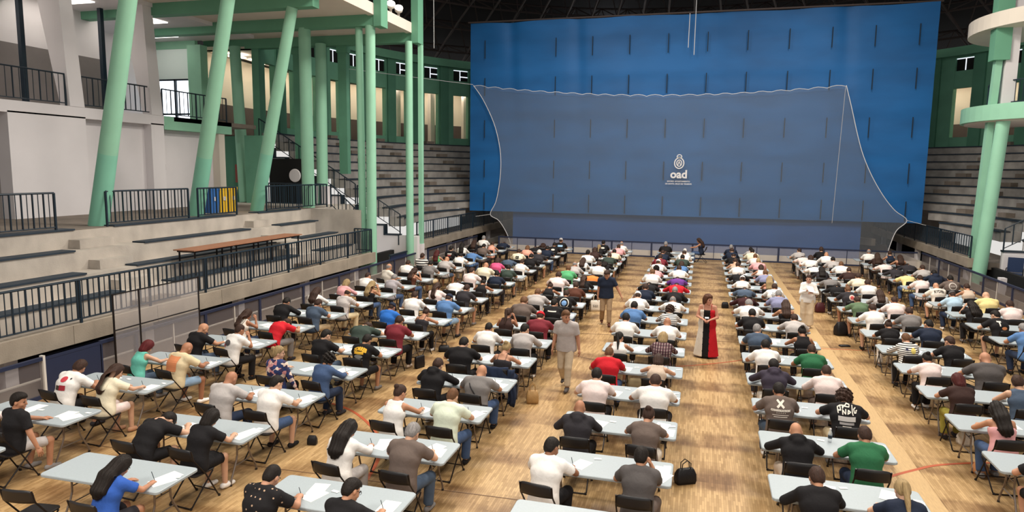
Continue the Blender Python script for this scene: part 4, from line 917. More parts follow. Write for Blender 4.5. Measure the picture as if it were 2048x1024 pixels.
def top_mesh(kind, pose, build):
    key = (kind, pose, build)
    if key in CACHE: return CACHE[key]
    body_mesh(pose, build); K = CACHE[('K', pose, build)]; zb = K['P'][2] - (0.10 if K['st'] else 0.09); u = dirz(K['a2'])
    def f(P):
        e = 0.018 if kind in ('tee', 'long', 'hood') else 0.007; d = d_torso(P, K, e)
        if K['st']: d = smin(d, cone(P, K['P'] + np.array([0, 0, -0.12]), K['W'], 0.168, 0.13, 0.74), 0.04)
        d = smin(d, cone(P, K['P'] + np.array([0, -0.03, -0.04]), K['P'] + np.array([0, -0.02, 0.04]), 0.135 + e, 0.125 + e, 0.70), 0.04)
        if kind == 'tee':
            for s in 'lr': d = smin(d, d_arm(P, K, s, 0.024, 0.72), 0.025)
        if kind in ('long', 'hood'):
            for s in 'lr': d = smin(d, d_arm(P, K, s, 0.017, 1.93), 0.025)
        if kind == 'hood':
            nb = np.array([0, -math.cos(K['a2']), math.sin(K['a2'])]); c = K['N'] - 0.01 * u + 0.085 * nb; d = smin(d, ell(P, c, (0.125, 0.06, 0.075)), 0.015); d = smin(d, ell(P, c - 0.075 * u + 0.02 * nb, (0.085, 0.05, 0.085)), 0.02)
        nr = 0.068
        if kind in ('tank',):
            nr = 0.085
            for s in 'lr': d = np.maximum(d, -(np.linalg.norm((P - (K['J' + s] + np.array([0.03 if s == 'r' else -0.03, 0, 0])) ) * np.array([1, 0.85, 0.8]), axis=-1) - 0.075))
        if kind == 'strap':
            d = np.maximum(d, (P - K['C']) @ u - 0.045)
            for sx in (-0.085, 0.085): d = np.minimum(d, np.maximum(np.abs(P[..., 0] - sx) - 0.009, np.maximum(np.abs(d_torso(P, K, 0.006)) - 0.009, -((P - K['C']) @ u - 0.0))))
        d = np.maximum(d, -(cone(P, K['N'] + 0.02 * u + np.array([0, 0.012, 0]), K['N'] + 0.2 * u, nr, nr)))
        return np.maximum(d, zb - P[..., 2])
    lo, hi = bounds(K, ['P', 'S', 'N', 'Jl', 'Jr', 'El', 'Er'] + (['Tl', 'Tr'] if kind in ('long', 'hood') else []), 0.2); lo[2] = zb - 0.03
    V, F = snet(f, lo, hi, 0.0175); CACHE[key] = pymesh('shirt', [(V, F, 0)], ['cloth']); return CACHE[key]
def bottom_mesh(kind, pose, build):
    key = (kind, pose, build)
    if key in CACHE: return CACHE[key]
    body_mesh(pose, build); K = CACHE[('K', pose, build)]
    def f(P):
        d = cone(P, K['P'] + np.array([0, 0, -0.03]), K['P'] + 0.6 * (K['W'] - K['P']), 0.132, 0.12, 0.70)
        for s in 'lr':
            t = {'pants': 1.96, 'shorts': 0.88, 'skirt': 0.9, 'wide': 1.97}[kind]; d = smin(d, d_leg(P, K, s, 0.016 if kind != 'wide' else 0.035, t, 0.012 if kind == 'pants' else 0.05 if kind == 'wide' else 0), 0.035)
        if kind == 'skirt': d = smin(d, np.maximum(cone(P, K['P'], (K['ql'] + K['qr']) / 2, 0.11, 0.085, 0.8), P[..., 1] - K['ql'][1] * 0.9), 0.03)
        return d
    lo, hi = bounds(K, ['P', 'W'] + [a + s for a in 'hqa' for s in 'lr'], 0.17)
    if kind in ('shorts', 'skirt') and not K['st']: lo[2] = 0.33
    V, F = snet(f, lo, hi, 0.019); CACHE[key] = pymesh('trousers', [(V, F, 0)], ['cloth']); return CACHE[key]
def shoe_mesh(pose, build):
    key = ('shoe', pose, build)
    if key in CACHE: return CACHE[key]
    body_mesh(pose, build); K = CACHE[('K', pose, build)]; out = []
    for s in 'lr':
        a = K['a' + s]
        def f(P):
            q = (P - a) * np.array([1, 1, 1.0]); d = cone(q, (0, -0.045, -0.035), (0, 0.02, -0.03), 0.043, 0.046); d = smin(d, cone(q, (0, 0.02, -0.045), (0, 0.155, -0.055), 0.042, 0.033), 0.03)
            d = np.maximum(d, q[..., 2] - 0.005); return np.maximum(d, -0.088 - q[..., 2])
        V, F = snet(f, a + np.array([-0.07, -0.12, -0.12]), a + np.array([0.07, 0.22, 0.04]), 0.013); out.append(pymesh('shoe', [(V, F, 0)], ['cloth']))
    CACHE[key] = out; return out
def hair_mesh(style, pb=None):
    key = ('hair', style) + (pb if style in ('pony', 'long') else ())
    if key in CACHE: return CACHE[key]
    sk = lambda P, e: ell(P, (0, -0.008, 0.022), (0.077 + e, 0.098 + e, 0.103 + e))
    def crop(P, e, zf, zs, zb, wob=0.0):      # hair that thins out to nothing at its hairline
        ln = line(P, zf, zs, zb); th = e * np.clip(-ln / 0.05, 0, 1) ** 0.6
        base = smin(sk(P, 0.0), ell(P, (0, -0.045, -0.03), (0.06, 0.056, 0.07)), 0.03)
        if wob: th = th + wob * np.clip(-ln / 0.05, 0, 1) * np.sin(P[..., 0] * 130 + 3 * np.sin(P[..., 2] * 70)) * np.sin(P[..., 1] * 110)
        return np.maximum(base - th - 0.0015, ln)
    def line(P, zf, zs, zbk):      # keep above a hairline: forehead, sides, nape
        y = P[..., 1]; t = np.clip((y + 0.055) / 0.04, 0, 1); z = zbk + (zs - zbk) * t; t2 = np.clip((y - 0.015) / 0.05, 0, 1); z = z + (zf - z) * t2; return z - P[..., 2]
    lo, hi, h = [-0.13, -0.16, -0.16], [0.13, 0.14, 0.17], 0.0105
    if style == 'buzz': fn = lambda P: crop(P, 0.006, 0.07, 0.0, -0.08)
    elif style == 'short': fn = lambda P: smin(crop(P, 0.015, 0.066, 0.012, -0.078, 0.003), np.maximum(ell(P, (0, 0.03, 0.072), (0.068, 0.075, 0.068)), line(P, 0.066, 0.05, 0.03)), 0.012)
    elif style == 'fringe': fn = lambda P: np.maximum(np.maximum(sk(P, 0.009), line(P, 0.2, 0.0, -0.07)), P[..., 2] - 0.055 - 0.2 * np.clip(P[..., 1], 0, 1))
    elif style == 'cap':
        def fn(P):
            d = np.maximum(sk(P, 0.018), 0.028 - 0.12 * P[..., 1] * 0 - P[..., 2]); b = np.maximum(ell(P, (0, 0.12, 0.034), (0.075, 0.085, 0.012)), -P[..., 1] + 0.04); return np.minimum(d, b)
        hi = [0.13, 0.23, 0.17]
    elif style == 'bob':
        fn = lambda P: np.maximum(smin(crop(P, 0.028, 0.058, -0.10, -0.14), cone(P, (0, -0.04, 0.0), (0, -0.05, -0.10), 0.092, 0.08, 0.85), 0.03) + 0.004 * np.sin(P[..., 0] * 120 + 6 * P[..., 2]), line(P, 0.055, -0.10, -0.17)); lo = [-0.15, -0.2, -0.23]
    elif style == 'curly':
        def fn(P):
            n = 0.012 * (np.sin(P[..., 0] * 95) * np.sin(P[..., 1] * 88 + 1) + np.sin(P[..., 2] * 90 + P[..., 0] * 40)); return np.maximum(sk(P, 0.042) + n, line(P, 0.06, -0.06, -0.12))
        lo, hi = [-0.15, -0.18, -0.19], [0.15, 0.16, 0.2]
    elif style == 'bun': fn = lambda P: np.minimum(crop(P, 0.014, 0.062, -0.015, -0.085), ell(P, (0, -0.115, 0.07), (0.046, 0.044, 0.044))); lo = [-0.13, -0.2, -0.16]
    elif style in ('pony', 'long'):     # falls down the back of this pose
        K = CACHE[('K',) + pb]; R, H = head_matrix(K); sc = 0.99 if pb[1] == 'f' else 1.05; T_ = lambda p: (R.T @ (p - H)) / sc
        nb = np.array([0, -math.cos(K['a2']), math.sin(K['a2'])]); A_ = T_(K['N'] + nb * 0.095); B_ = T_(K['C'] + nb * 0.145); C_ = T_(K['W'] + 0.6 * (K['C'] - K['W']) + nb * 0.15)
        if style == 'pony': fn = lambda P: np.minimum(crop(P, 0.014, 0.062, -0.01, -0.085), np.minimum(np.minimum(cone(P, (0, -0.105, 0.05), (0, -0.15, 0.03), 0.02, 0.034), cone(P, (0, -0.15, 0.03), A_ + np.array([0, -0.02, 0]), 0.036, 0.034)), cone(P, A_ + np.array([0, -0.02, 0]), B_, 0.034, 0.014)))
        else:
            def fn(P):
                n = 0.005 * np.sin(P[..., 0] * 130 + 9 * P[..., 2]); d = smin(crop(P, 0.024, 0.058, -0.10, -0.12), cone(P, (0, -0.055, 0.0), A_, 0.088, 0.085, 0.74), 0.03); d = smin(d, cone(P, A_, B_, 0.08, 0.07, 0.62), 0.03); return smin(d, cone(P, B_, C_, 0.068, 0.04, 0.62), 0.03) + n
        Q = np.stack([A_, B_, C_]); lo = np.minimum([-0.15, -0.2, -0.16], Q.min(0) - 0.13); hi = np.maximum(hi, Q.max(0) + 0.05)
    V, F = snet(fn, lo, hi, h); CACHE[key] = pymesh('hair', [(V, F, 0)], ['cloth' if style == 'cap' else 'hair']); return CACHE[key]

COLOR = dict(white='#f0ebe6', offwhite='#e6dccf', cream='#eadfc4', black='#1b191b', charcoal='#322f33', grey='#7f7a78', lightgrey='#b7b0ad', darkgrey='#55504f', navy='#1f2739', blue='#2f6fc4', royal='#3159ab', steel='#5a7fb0', slate='#4a586b', lightblue='#b3cde0',
             lavender='#8d8ead', denim='#43577a', lightdenim='#8fa9c4', darkdenim='#28334a', green='#2f6b47', kelly='#5aab74', olive='#5d7256', darkgreen='#3a463f', mint='#dbe3cf', turquoise='#6cc0ae', red='#c9202c', maroon='#7b2b35', pink='#e2a6a8', palepink='#ecd8d3',
             hotpink='#dc5a86', orange='#e3823f', yellow='#ecd795', beige='#cdb9a6', brown='#5a3528', darkbrown='#3d2a26', taupe='#6b5d56', purple='#6b3a86', khaki='#b39a78', peach='#e5a48f', lime='#9a8f3e', stripe='#efeae4', floral='#4a4f78', plaid='#5c3f46', check='#e9e3e3', sand='#dcc9a4', blond='#a38a62', auburn='#4f1f1d', redhair='#5c1c1f', greyhair='#8f8a88', whitehair='#d6d1cb', brownhair='#3f2b22', blackhair='#1f1814', lightbrown='#6d4b32')
SKINS = ['#c18e72', '#b27f62', '#cda084', '#a87457', '#bb8768']
TOPW = dict(tee='t-shirt', long='long-sleeved top', hood='hoodie', tank='sleeveless top', strap='strappy top')
HAIRW = dict(buzz='cropped', short='short', fringe='thinning', cap='cap', bob='bob-length', curly='curly', bun='tied-up', pony='ponytailed', long='long')
PATT = dict(stripes='cloth_stripes', broad='cloth_broad_stripes', plaid='cloth_plaid', checks='cloth_checks', flowers='cloth_flowers', dots='cloth_dots')
def colored(o, c): o.color = (*srgb(COLOR[c] if c in COLOR else c), 1.0); return o
def patterned(me, patt):
    if not patt: return me
    k = (me.name, patt)
    if k not in CACHE: m2 = me.copy(); m2.materials[0] = MAT[PATT[patt]]; CACHE[k] = m2
    return CACHE[k]
def person(loc, rz, pose, build, top, tcol, hair, hcol, bot, bcol, shoes='black', skin=None, scale=(1, 1, 1), patt=None, label='', group=None, far=False):
    o = obj('person', body_mesh(pose, build)); o.location = loc; o.rotation_euler = (0, 0, rz); o.scale = scale
    colored(o, skin or RND.choice(SKINS)); tag(o, label, 'person', group)
    s = colored(obj('shirt', patterned(top_mesh(top, pose, build), patt), o), tcol); colored(obj('shorts' if bot == 'shorts' else 'skirt' if bot == 'skirt' else 'trousers', bottom_mesh(bot, pose, build), o), bcol)
    if not far:
        for m in shoe_mesh(pose, build): colored(obj('shoe', m, o), shoes)
    K = CACHE[('K', pose, build)]; R, H = head_matrix(K); M = Matrix([[*R[0], H[0]], [*R[1], H[1]], [*R[2], H[2]], [0, 0, 0, 1]])
    if hair != 'bald':
        h = colored(obj('cap' if hair == 'cap' else 'hair', hair_mesh(hair, (pose, build)), o), hcol); h.matrix_local = M @ Matrix.Scale(0.99 if build == 'f' else 1.05, 4)
        if hair == 'cap': colored(obj('hair', hair_mesh('buzz'), o), 'brownhair').matrix_local = M
    return o
BVH = {}
def on_back(o, items, name='print'):
    """printed marks laid on the back of a shirt: each item = (mesh-like verts in (u, v), faces, colour)"""
    sh = [c for c in o.children if c.name.startswith('shirt')][0]; k = sh.data.name
    if k not in BVH: BVH[k] = BVHTree.FromPolygons([v.co[:] for v in sh.data.vertices], [p.vertices[:] for p in sh.data.polygons])
    for verts, faces, col in items:
        V = []
        for u, v in verts:
            hit = BVH[k].ray_cast(Vector((u, -1.2, v)), Vector((0, 1, 0)))
            p = hit[0] if hit[0] is not None else Vector((u, 0, v)); n = hit[1] if hit[0] is not None else Vector((0, -1, 0))
            if n.y > 0: n = -n
            V.append(p + n * 0.009)
        me = bpy.data.meshes.new(name); me.from_pydata([tuple(p) for p in V], [], faces); me.materials.append(MAT['ink']); colored(obj(name, me, o), col)
def patch(u0, u1, v0, v1, col, nx=6, nz=6, shape=None):
    V = []; F = []
    for j in range(nz + 1):
        for i in range(nx + 1):
            a, b = -1 + 2 * i / nx, -1 + 2 * j / nz
            if shape == 'disc': a, b = a * math.sqrt(1 - b * b / 2), b * math.sqrt(1 - a * a / 2)
            V.append(((u0 + u1) / 2 + a * (u1 - u0) / 2, (v0 + v1) / 2 + b * (v1 - v0) / 2))
    for j in range(nz):
        for i in range(nx): q = j * (nx + 1) + i; F.append((q, q + 1, q + nx + 2, q + nx + 1))
    return V, F, col
def lettering(body, size, u, v, col, arch=0.0, bold=0.004):
    me = text_mesh(body, size, 'print', 'ink', bold); V = [(u + p.co.x, v + p.co.y - arch * p.co.x ** 2) for p in me.vertices]; F = [tuple(p.vertices) for p in me.polygons]; return V, F, col
def ring_patch(u, v, r0, r1, col, n=24):
    V = []; F = []
    for i in range(n): a = 2 * math.pi * i / n; V += [(u + r0 * math.cos(a), v + r0 * math.sin(a)), (u + r1 * math.cos(a), v + r1 * math.sin(a))]
    for i in range(n): j = (i + 1) % n; F.append((2 * i, 2 * i + 1, 2 * j + 1, 2 * j))
    return V, F, col
def strokes(lines, w, col):
    """brush strokes along poly-lines, as one printed mark"""
    V = []; F = []
    for L in lines:
        P_ = [np.array(p, float) for p in L]; Q = []
        for p, q in zip(P_, P_[1:]): Q += [p + (q - p) * k / 4 for k in range(4)]
        Q.append(P_[-1]); o = len(V)
        for i, p in enumerate(Q):
            t = Q[min(i + 1, len(Q) - 1)] - Q[max(i - 1, 0)]; n = np.array([-t[1], t[0]]) / (np.linalg.norm(t) + 1e-9) * w / 2; V += [tuple(p + n), tuple(p - n)]
        F += [(o + 2 * i, o + 2 * i + 1, o + 2 * i + 3, o + 2 * i + 2) for i in range(len(Q) - 1)]
    return V, F, col
# ------------------------------------------------------------------ the examinees: columns of tables, two seats each
# column: left edge x, right edge x, far edge y of row 0, words for the column, first row in view
COLS = {
 'L1': (-11.36, -9.48, 7.25, 'leftmost column', 0), 'L2': (-8.27, -6.39, 7.46, 'second column', 0), 'L3': (-5.12, -3.29, 7.65, 'third column', 0), 'C': (-2.04, -0.21, 7.86, 'middle column', 0),
 'R1': (1.03, 2.86, 7.90, 'fifth column', 1), 'R2': (4.17, 6.0, 8.02, 'sixth column', 2), 'R3': (7.2, 9.03, 8.25, 'rightmost column', 7)}
# seat: build top colour hair colour bottom colour pose [options]; '-' empty chair, '.' nothing
ROSTER = {
'L1': ['. | .',
 'f long palepink bob greyhair pants charcoal write | m tee black short blackhair shorts lightgrey rest rz=-8',
 'b tee white short brownhair shorts black left rz=-10 pr=redprint | f tee cream long brownhair shorts palepink tilt rz=-6 sh=#b5886a',
 'f tank turquoise bob redhair pants slate write rz=-12 | b tee sand bald - shorts lightdenim write rz=-10 sh=white pr=orangebox',
 'b tee black bald - pants slate tilt rz=-14 | m tee white buzz brownhair pants black chin rz=-12 pr=darkblob',
 'f tank offwhite long brownhair pants darkdenim chin rz=-12 | m tee red short brownhair pants grey hunch rz=-12 sl=grey',
 'm long black short blackhair pants black wide | m tee slate short brownhair pants khaki write rz=-8',
 'f long white long brownhair pants charcoal write | m tee offwhite fringe brownhair pants sand write rz=-8 pt=checks',
 'f long pink bob blond pants denim hold rz=-8 | f strap black long blond pants denim chin rz=-10',
 'm tee white buzz brownhair pants black tilt | m tee lightgrey short greyhair pants denim write pt=checks rz=-8',
 'm tee offwhite fringe greyhair pants grey up rz=-30 | f strap brown long brownhair pants denim chin rz=-14',
 'm tee white short brownhair pants black write | m tee grey short blackhair shorts sand write',
 'm tee stripe buzz brownhair pants black up pt=broad | b tee lightgrey bald - shorts slate write rz=-6',
 'f tank kelly long auburn pants black up | f tee white short blackhair pants lightgrey wide',
 'm tee black short blackhair pants black up pr=lines | m long steel short brownhair pants denim hunch',
 'f long white long blackhair pants denim up | m tee taupe short blackhair pants charcoal write',
 'f long black long brownhair pants black write | f tank peach short brownhair pants black write',
 'm tee white short greyhair pants black up | m tee navy short brownhair pants black hunch'],
'L2': ['- | f tee royal long blackhair shorts charcoal write rz=-8 pr=neckline',
 'm tee black short blackhair shorts black hunch rz=-8 | f tee black bob blackhair skirt black hold rz=-6',
 'b tee lightgrey bald - pants darkdenim write rz=-6 | m tee white short blackhair shorts denim tilt rz=-6',
 'f long floral bun blond pants black rest pt=flowers | f long denim curly blackhair pants darkdenim write rz=-8',
 'm tee black short blackhair pants slate tilt rz=-10 | m tee black short blackhair shorts black write rz=-6 pr=torres',
 'b tee darkgreen short brownhair pants black hunch up2 | m tee maroon short brownhair pants black write sh=beige rz=-4',
 'm tee blue cap navy pants beige write rz=-6 | f strap charcoal bun brownhair pants black wide rz=-8',
 'm tee white short brownhair pants black write | b tee steel cap navy shorts lightdenim write rz=-6',
 'f tee palepink long brownhair pants darkdenim tilt | m tee charcoal short brownhair shorts grey write rz=-6',
 'm tee white short brownhair pants black hunch | f tank black bun blackhair pants black wide',
 'm tee palepink short brownhair pants black tilt | m tee navy short blackhair pants charcoal write',
 'b tee cream bald - pants sand write | m tee darkgreen short blackhair shorts slate write',
 'f tee hotpink bob brownhair pants charcoal write | f tee white short brownhair pants khaki write rz=-4',
 'm tee slate short blackhair pants black hunch | m long black short blackhair pants black write',
 'm tee cream short brownhair pants black write pr=zerothree | b tee charcoal short whitehair shorts sand write',
 'f tee peach bob lightbrown pants black write | m tee navy short blackhair pants denim write',
 'm long black short brownhair pants black hunch | m tee black short blackhair pants black write pr=oval',
 'f long darkbrown long brownhair pants black hunch | m tee black cap lightgrey pants black up pr=band'],
'L3': ['m tee black buzz blackhair pants black write pt=dots rz=-6 dx=-0.14 | m tee black short blackhair pants black tilt rz=-8 gl=1',
 'f long white long blackhair pants lightgrey write rz=-6 | m tee taupe short greyhair pants slate write rz=-4',
 'f tank white bun brownhair pants black tilt rz=-6 | m tee mint buzz lightbrown pants denim write rz=-4',
 'm hood black short brownhair pants black wide | b tee grey bald - pants denim write rz=-4 bag=1',
 'b tee black buzz blackhair pants black write | f strap charcoal bun blond pants darkdenim write rz=-4',
 'm tee white buzz blackhair pants black write | m long lightgrey short blackhair pants black tilt',
 'f tank darkbrown pony brownhair pants beige chin | b tee maroon cap red pants black write',
 'b tee taupe short lightbrown pants grey write | m long black short blackhair pants black tilt pr=slash',
 'b tee lightgrey buzz lightbrown pants black write | m tee black short brownhair pants denim write pr=roundlogo',
 'f tank black bun brownhair pants black wide | m tee brown short brownhair pants black write',
 'b tee palepink short brownhair pants black write | f long black long brownhair pants black tilt',
 'm tee kelly short lightbrown pants black write | m tee orange short brownhair pants black hunch',
 'm tee lightgrey fringe greyhair pants black tilt | m tee white short brownhair pants black write',
 'f tee white long brownhair pants black left | f long black long blackhair pants black hunch',
 'm tee white short blackhair pants black up | m tee darkgreen short brownhair shorts white write',
 'f tee darkbrown bob brownhair pants black tilt | m tee cream short blackhair pants black write',
 'f long black pony blond pants black write | m tee pink short brownhair pants black write',
 'm tee black short blackhair pants black up pr=oval | m tee white fringe greyhair pants charcoal up'],
'C': ['. | .',
 'm tee white short blackhair pants black tilt rz=-10 dx=-0.24 sk=#8d5f45 | m tee darkgrey short blackhair pants taupe chin rz=-4 dx=0.04',
 'm hood charcoal bald - pants black write dx=-0.08 | f tee taupe bun brownhair pants offwhite write rz=-4',
 'm tee palepink short blackhair pants black write dx=-0.08 | b tee white buzz brownhair pants charcoal write dx=0.05',
 'm tee red buzz lightbrown pants denim write dx=-0.08 | f tank beige bob brownhair skirt check wide',
 'f tank white pony blackhair skirt white tilt dx=-0.05 | f long plaid bob blond pants black write pt=plaid',
 'm tee white short blackhair pants black write dx=-0.1 | m tee white bald - pants black write',
 'm tee steel short blackhair pants black write dx=-0.06 | f tee stripe curly brownhair pants black write pt=stripes',
 'm tee white cap white pants black write dx=-0.06 bag=1 | m tee white fringe greyhair pants black wide pr=textlines',
 'm tee navy short brownhair pants black write | m long black buzz greyhair pants black wide',
 'm tee black short blackhair pants black hunch | m long red cap navy pants black hunch',
 'm tee white buzz lightbrown pants black write | m tee purple short brownhair pants charcoal hunch',
 'f tee pink curly blackhair pants black write | m tee white short brownhair pants black wide',
 'm tee white cap white pants black tilt | f tee steel bob brownhair pants black write',
 'm tee maroon short brownhair pants black write | m tee darkgreen short blackhair pants black write',
 'm tee navy buzz brownhair pants black write | m tee white cap darkgrey pants black write',
 'm long black short brownhair pants black hunch | f tee white short whitehair pants black write',
 'm tee black buzz greyhair pants black up | .'],
'R1': ['. | .',
 'm long black short brownhair pants black write | f tee navy pony blond pants black write dx=0.02',
 'm hood black bald - pants beige wide dx=0.02 | m tee green short brownhair pants darkdenim write',
 'm tee taupe short blackhair pants slate write dx=-0.08 pr=construction | m tee black curly brownhair pants sand wide pr=graffiti',
 'm hood #3c3542 short blackhair pants offwhite wide | m long palepink buzz brownhair pants taupe write',
 'm tee white short blackhair pants charcoal write | m tee green buzz brownhair pants sand write',
 'm tee slate short greyhair pants black tilt dx=-0.08 | f tank black bun blackhair pants black write',
 'm tee black short blackhair pants black write dx=-0.08 | m tee lightgrey short brownhair pants black wide',
 'b tee white short greyhair pants black wide dx=-0.04 | f strap black long brownhair pants black chin',
 'm long #3a1a1c short blackhair pants black hunch dx=-0.06 | m tee lavender short greyhair pants black write',
 'm tee slate short brownhair pants black hunch | m tee white short brownhair pants black write pr=textlines',
 'f tee white cap white pants black write | f strap peach long blond pants black up',
 'm tee black fringe greyhair pants black hunch | m tee lavender short lightbrown pants black write',
 'f tee white short brownhair pants black write | f tank palepink bob brownhair pants black write',
 'f strap beige short brownhair pants black write | m tee pink buzz blond pants black write',
 'm tee black cap navy pants black write | f tee palepink short lightbrown pants black write',
 'm long navy short brownhair pants black write | m tee cream short blackhair pants black write',
 'm tee navy buzz greyhair pants black up | f tee lightgrey short blackhair pants black write'],
'R2': ['. | .', '. | .',
 'm tee black short blackhair shorts black write rz=6 | .',
 'f strap pink long blackhair pants denim tilt rz=4 | .',
 'f tee darkbrown bob auburn pants lime write rz=4 | m tank slate short brownhair pants black tilt rz=4',
 'f tee palepink bun blackhair pants black write rz=8 | b tee darkgrey bald - pants black write dx=0.05',
 'f long stripe short lightbrown pants black write pt=stripes pr=flowerpatch | m tee black short brownhair pants black left rz=10',
 'f tee black bun brownhair pants white write | m tee navy short blackhair pants beige left',
 'm tee white short brownhair shorts white write rz=6 | m tee grey short brownhair pants black write',
 'm tee olive short brownhair shorts beige wide rz=6 | m tee palepink buzz brownhair pants black write',
 'm tee charcoal buzz lightbrown shorts khaki write rz=6 pr=redround | f long lightgrey long brownhair pants black write',
 'm long black short blackhair pants black hunch rz=4 | m tee white short brownhair pants black write',
 'm tee grey short brownhair pants black hunch | m tee cream short brownhair pants black write',
 'f long charcoal long blackhair pants navy write | m tee darkbrown buzz brownhair pants black write',
 'm tee white short brownhair pants charcoal hunch | m tee white buzz lightbrown pants black write',
 'm tee white bob brownhair pants black left | m tee lightgrey short blackhair pants black write pr=greybox',
 'm tee palepink short brownhair pants lightgrey hunch | m long white bald - pants black write',
 'm tee lightgrey short brownhair pants black left | m tee black short brownhair pants black up'],
'R3': ['. | .'] * 7 + [
 'm tee steel short greyhair pants darkdenim write rz=8 | .',
 'm tee black short blackhair shorts black left rz=12 pr=letterT | .',
 'f tee black long blackhair pants black hold rz=6 | m tee palepink short brownhair pants black write',
 'm tee lightblue cap darkgrey pants darkdenim write rz=4 | b tee yellow bald - pants grey write',
 'm tee offwhite bald - shorts white write rz=4 pr=ryder | f tank beige short brownhair pants black write',
 'm tee palepink short brownhair pants denim write rz=6 | m tee taupe short blackhair pants black write pr=shoplogo',
 'm tee yellow short brownhair pants denim hunch | m hood navy short blackhair pants black wide',
 'm long charcoal short blackhair pants black hunch | m tee lightgrey short brownhair pants black write',
 'm tee palepink short brownhair pants black hunch | m long charcoal short blackhair pants black hunch',
 'f long darkbrown long brownhair pants black up | f strap brown long brownhair pants black write',
 'm tee white fringe greyhair pants black up | f tank navy short brownhair pants black chin']}
ROWW = ORD
def prints(kind, z):
    if kind == 'redprint': return [patch(-0.02, 0.09, z + 0.02, z + 0.10, '#c4414b', shape='disc'), patch(0.0, 0.11, z - 0.12, z - 0.03, '#a8323c'), patch(-0.08, 0.0, z - 0.12, z - 0.04, '#4a4038'), patch(0.12, 0.14, z + 0.06, z + 0.08, 'black')]
    if kind == 'orangebox': return [patch(-0.15, 0.11, z - 0.16, z + 0.11, '#d98a5e', 8, 8), strokes([[(x, z - 0.19), (x + 0.012, z - 0.19)] for x in (0.0, 0.022, 0.044, 0.066, 0.088)], 0.016, '#6a3a28')]
    if kind == 'darkblob': return [patch(-0.11, 0.06, z - 0.06, z + 0.06, '#5a5658', shape='disc'), patch(-0.13, -0.07, z - 0.09, z - 0.03, '#b0545a')]
    if kind == 'lines': return [patch(-0.1, 0.1, z + 0.02, z + 0.06, 'offwhite'), patch(-0.08, 0.08, z - 0.05, z + 0.0, '#b3564f')]
    if kind == 'neckline': return [strokes([[(-0.07 + 0.02 * i, z + 0.085 + 0.018 * (i % 2)) for i in range(8)], [(-0.06, z + 0.07), (0.06, z + 0.075)]], 0.010, 'lightblue')]
    if kind == 'torres': return [lettering('TORRES', 0.085, 0.0, z + 0.08, '#e5b23c', 2.0, 0.006), patch(-0.11, 0.11, z - 0.02, z + 0.03, '#e5b23c', shape=None), patch(-0.1, 0.1, z - 0.11, z - 0.03, '#8f8f8c', shape='disc'), patch(-0.1, 0.1, z - 0.17, z - 0.125, '#b3b2ae')]
    if kind == 'zerothree': return [lettering('03', 0.15, 0.0, z, 'black', 0, 0.01)]
    if kind == 'oval': return [patch(-0.09, 0.09, z - 0.02, z + 0.06, 'offwhite', shape='disc')]
    if kind == 'band': return [patch(-0.12, 0.12, z - 0.03, z + 0.06, '#9fc4e2')]
    if kind == 'slash': return [patch(-0.13, 0.1, z + 0.04, z + 0.065, 'offwhite', 8, 1)]
    if kind == 'roundlogo': return [ring_patch(0, z, 0.115, 0.135, 'offwhite'), patch(-0.075, 0.075, z - 0.07, z + 0.07, '#7fa6d6', shape='disc')]
    if kind == 'textlines': return [strokes([[(-0.07 + 0.045 * i, z + 0.06), (-0.045 + 0.045 * i, z + 0.062)] for i in range(4)], 0.026, 'charcoal'), patch(-0.1, 0.1, z, z + 0.018, 'charcoal'), patch(-0.08, 0.09, z - 0.05, z - 0.035, 'charcoal')]
    if kind == 'construction':
        a = []
        for s in (1, -1):
            n = 8; V = []
            for i in range(n + 1):
                t = -1 + 2 * i / n; cx_, cz_ = s * 0.05 * t, z + 0.075 + 0.05 * t
                for w in (-0.011, 0, 0.011): V.append((cx_ - s * w, cz_ + w))
            a.append((V, [(3 * i + k, 3 * i + k + 1, 3 * i + k + 4, 3 * i + k + 3) for i in range(n) for k in (0, 1)], 'offwhite'))
        return a + [lettering('CONSTRUCTION', 0.036, 0, z - 0.015, 'offwhite'), strokes([[(-0.06 + 0.03 * i, z - 0.05), (-0.05 + 0.03 * i, z - 0.05)] for i in range(5)], 0.012, 'offwhite'), patch(-0.12, 0.12, z - 0.09, z - 0.08, 'offwhite'), patch(-0.1, 0.1, z - 0.12, z - 0.11, 'offwhite')]
    if kind == 'graffiti': return [strokes([[(-0.12, z + 0.03), (-0.125, z + 0.10), (-0.09, z + 0.12), (-0.085, z + 0.07), (-0.115, z + 0.065)], [(-0.1, z + 0.12), (-0.05, z + 0.13), (-0.06, z + 0.09), (-0.03, z + 0.135)], [(-0.03, z + 0.12), (0.0, z + 0.155), (0.04, z + 0.145), (0.035, z + 0.115), (-0.03, z + 0.12)], [(-0.06, z + 0.02), (-0.06, z + 0.08), (-0.02, z + 0.03), (-0.015, z + 0.09)], [(0.01, z + 0.03), (0.02, z + 0.08), (0.05, z + 0.06), (0.02, z + 0.04)], [(0.08, z + 0.14), (0.075, z + 0.05), (0.085, z + 0.02)], [(0.13, z + 0.11), (0.10, z + 0.09), (0.105, z + 0.05), (0.13, z + 0.05), (0.13, z + 0.07), (0.15, z + 0.075)]], 0.014, 'offwhite'), patch(-0.12, 0.12, z - 0.07, z + 0.0, '#cfcac6'), patch(-0.1, 0.1, z - 0.12, z - 0.085, '#9d9896'), patch(-0.06, 0.06, z - 0.15, z - 0.138, 'offwhite')]
    if kind == 'flowerpatch': return [patch(0.02, 0.12, z - 0.06, z + 0.06, '#e3cf74', shape='disc'), patch(-0.08, -0.03, z, z + 0.05, '#3a3a52', shape='disc')]
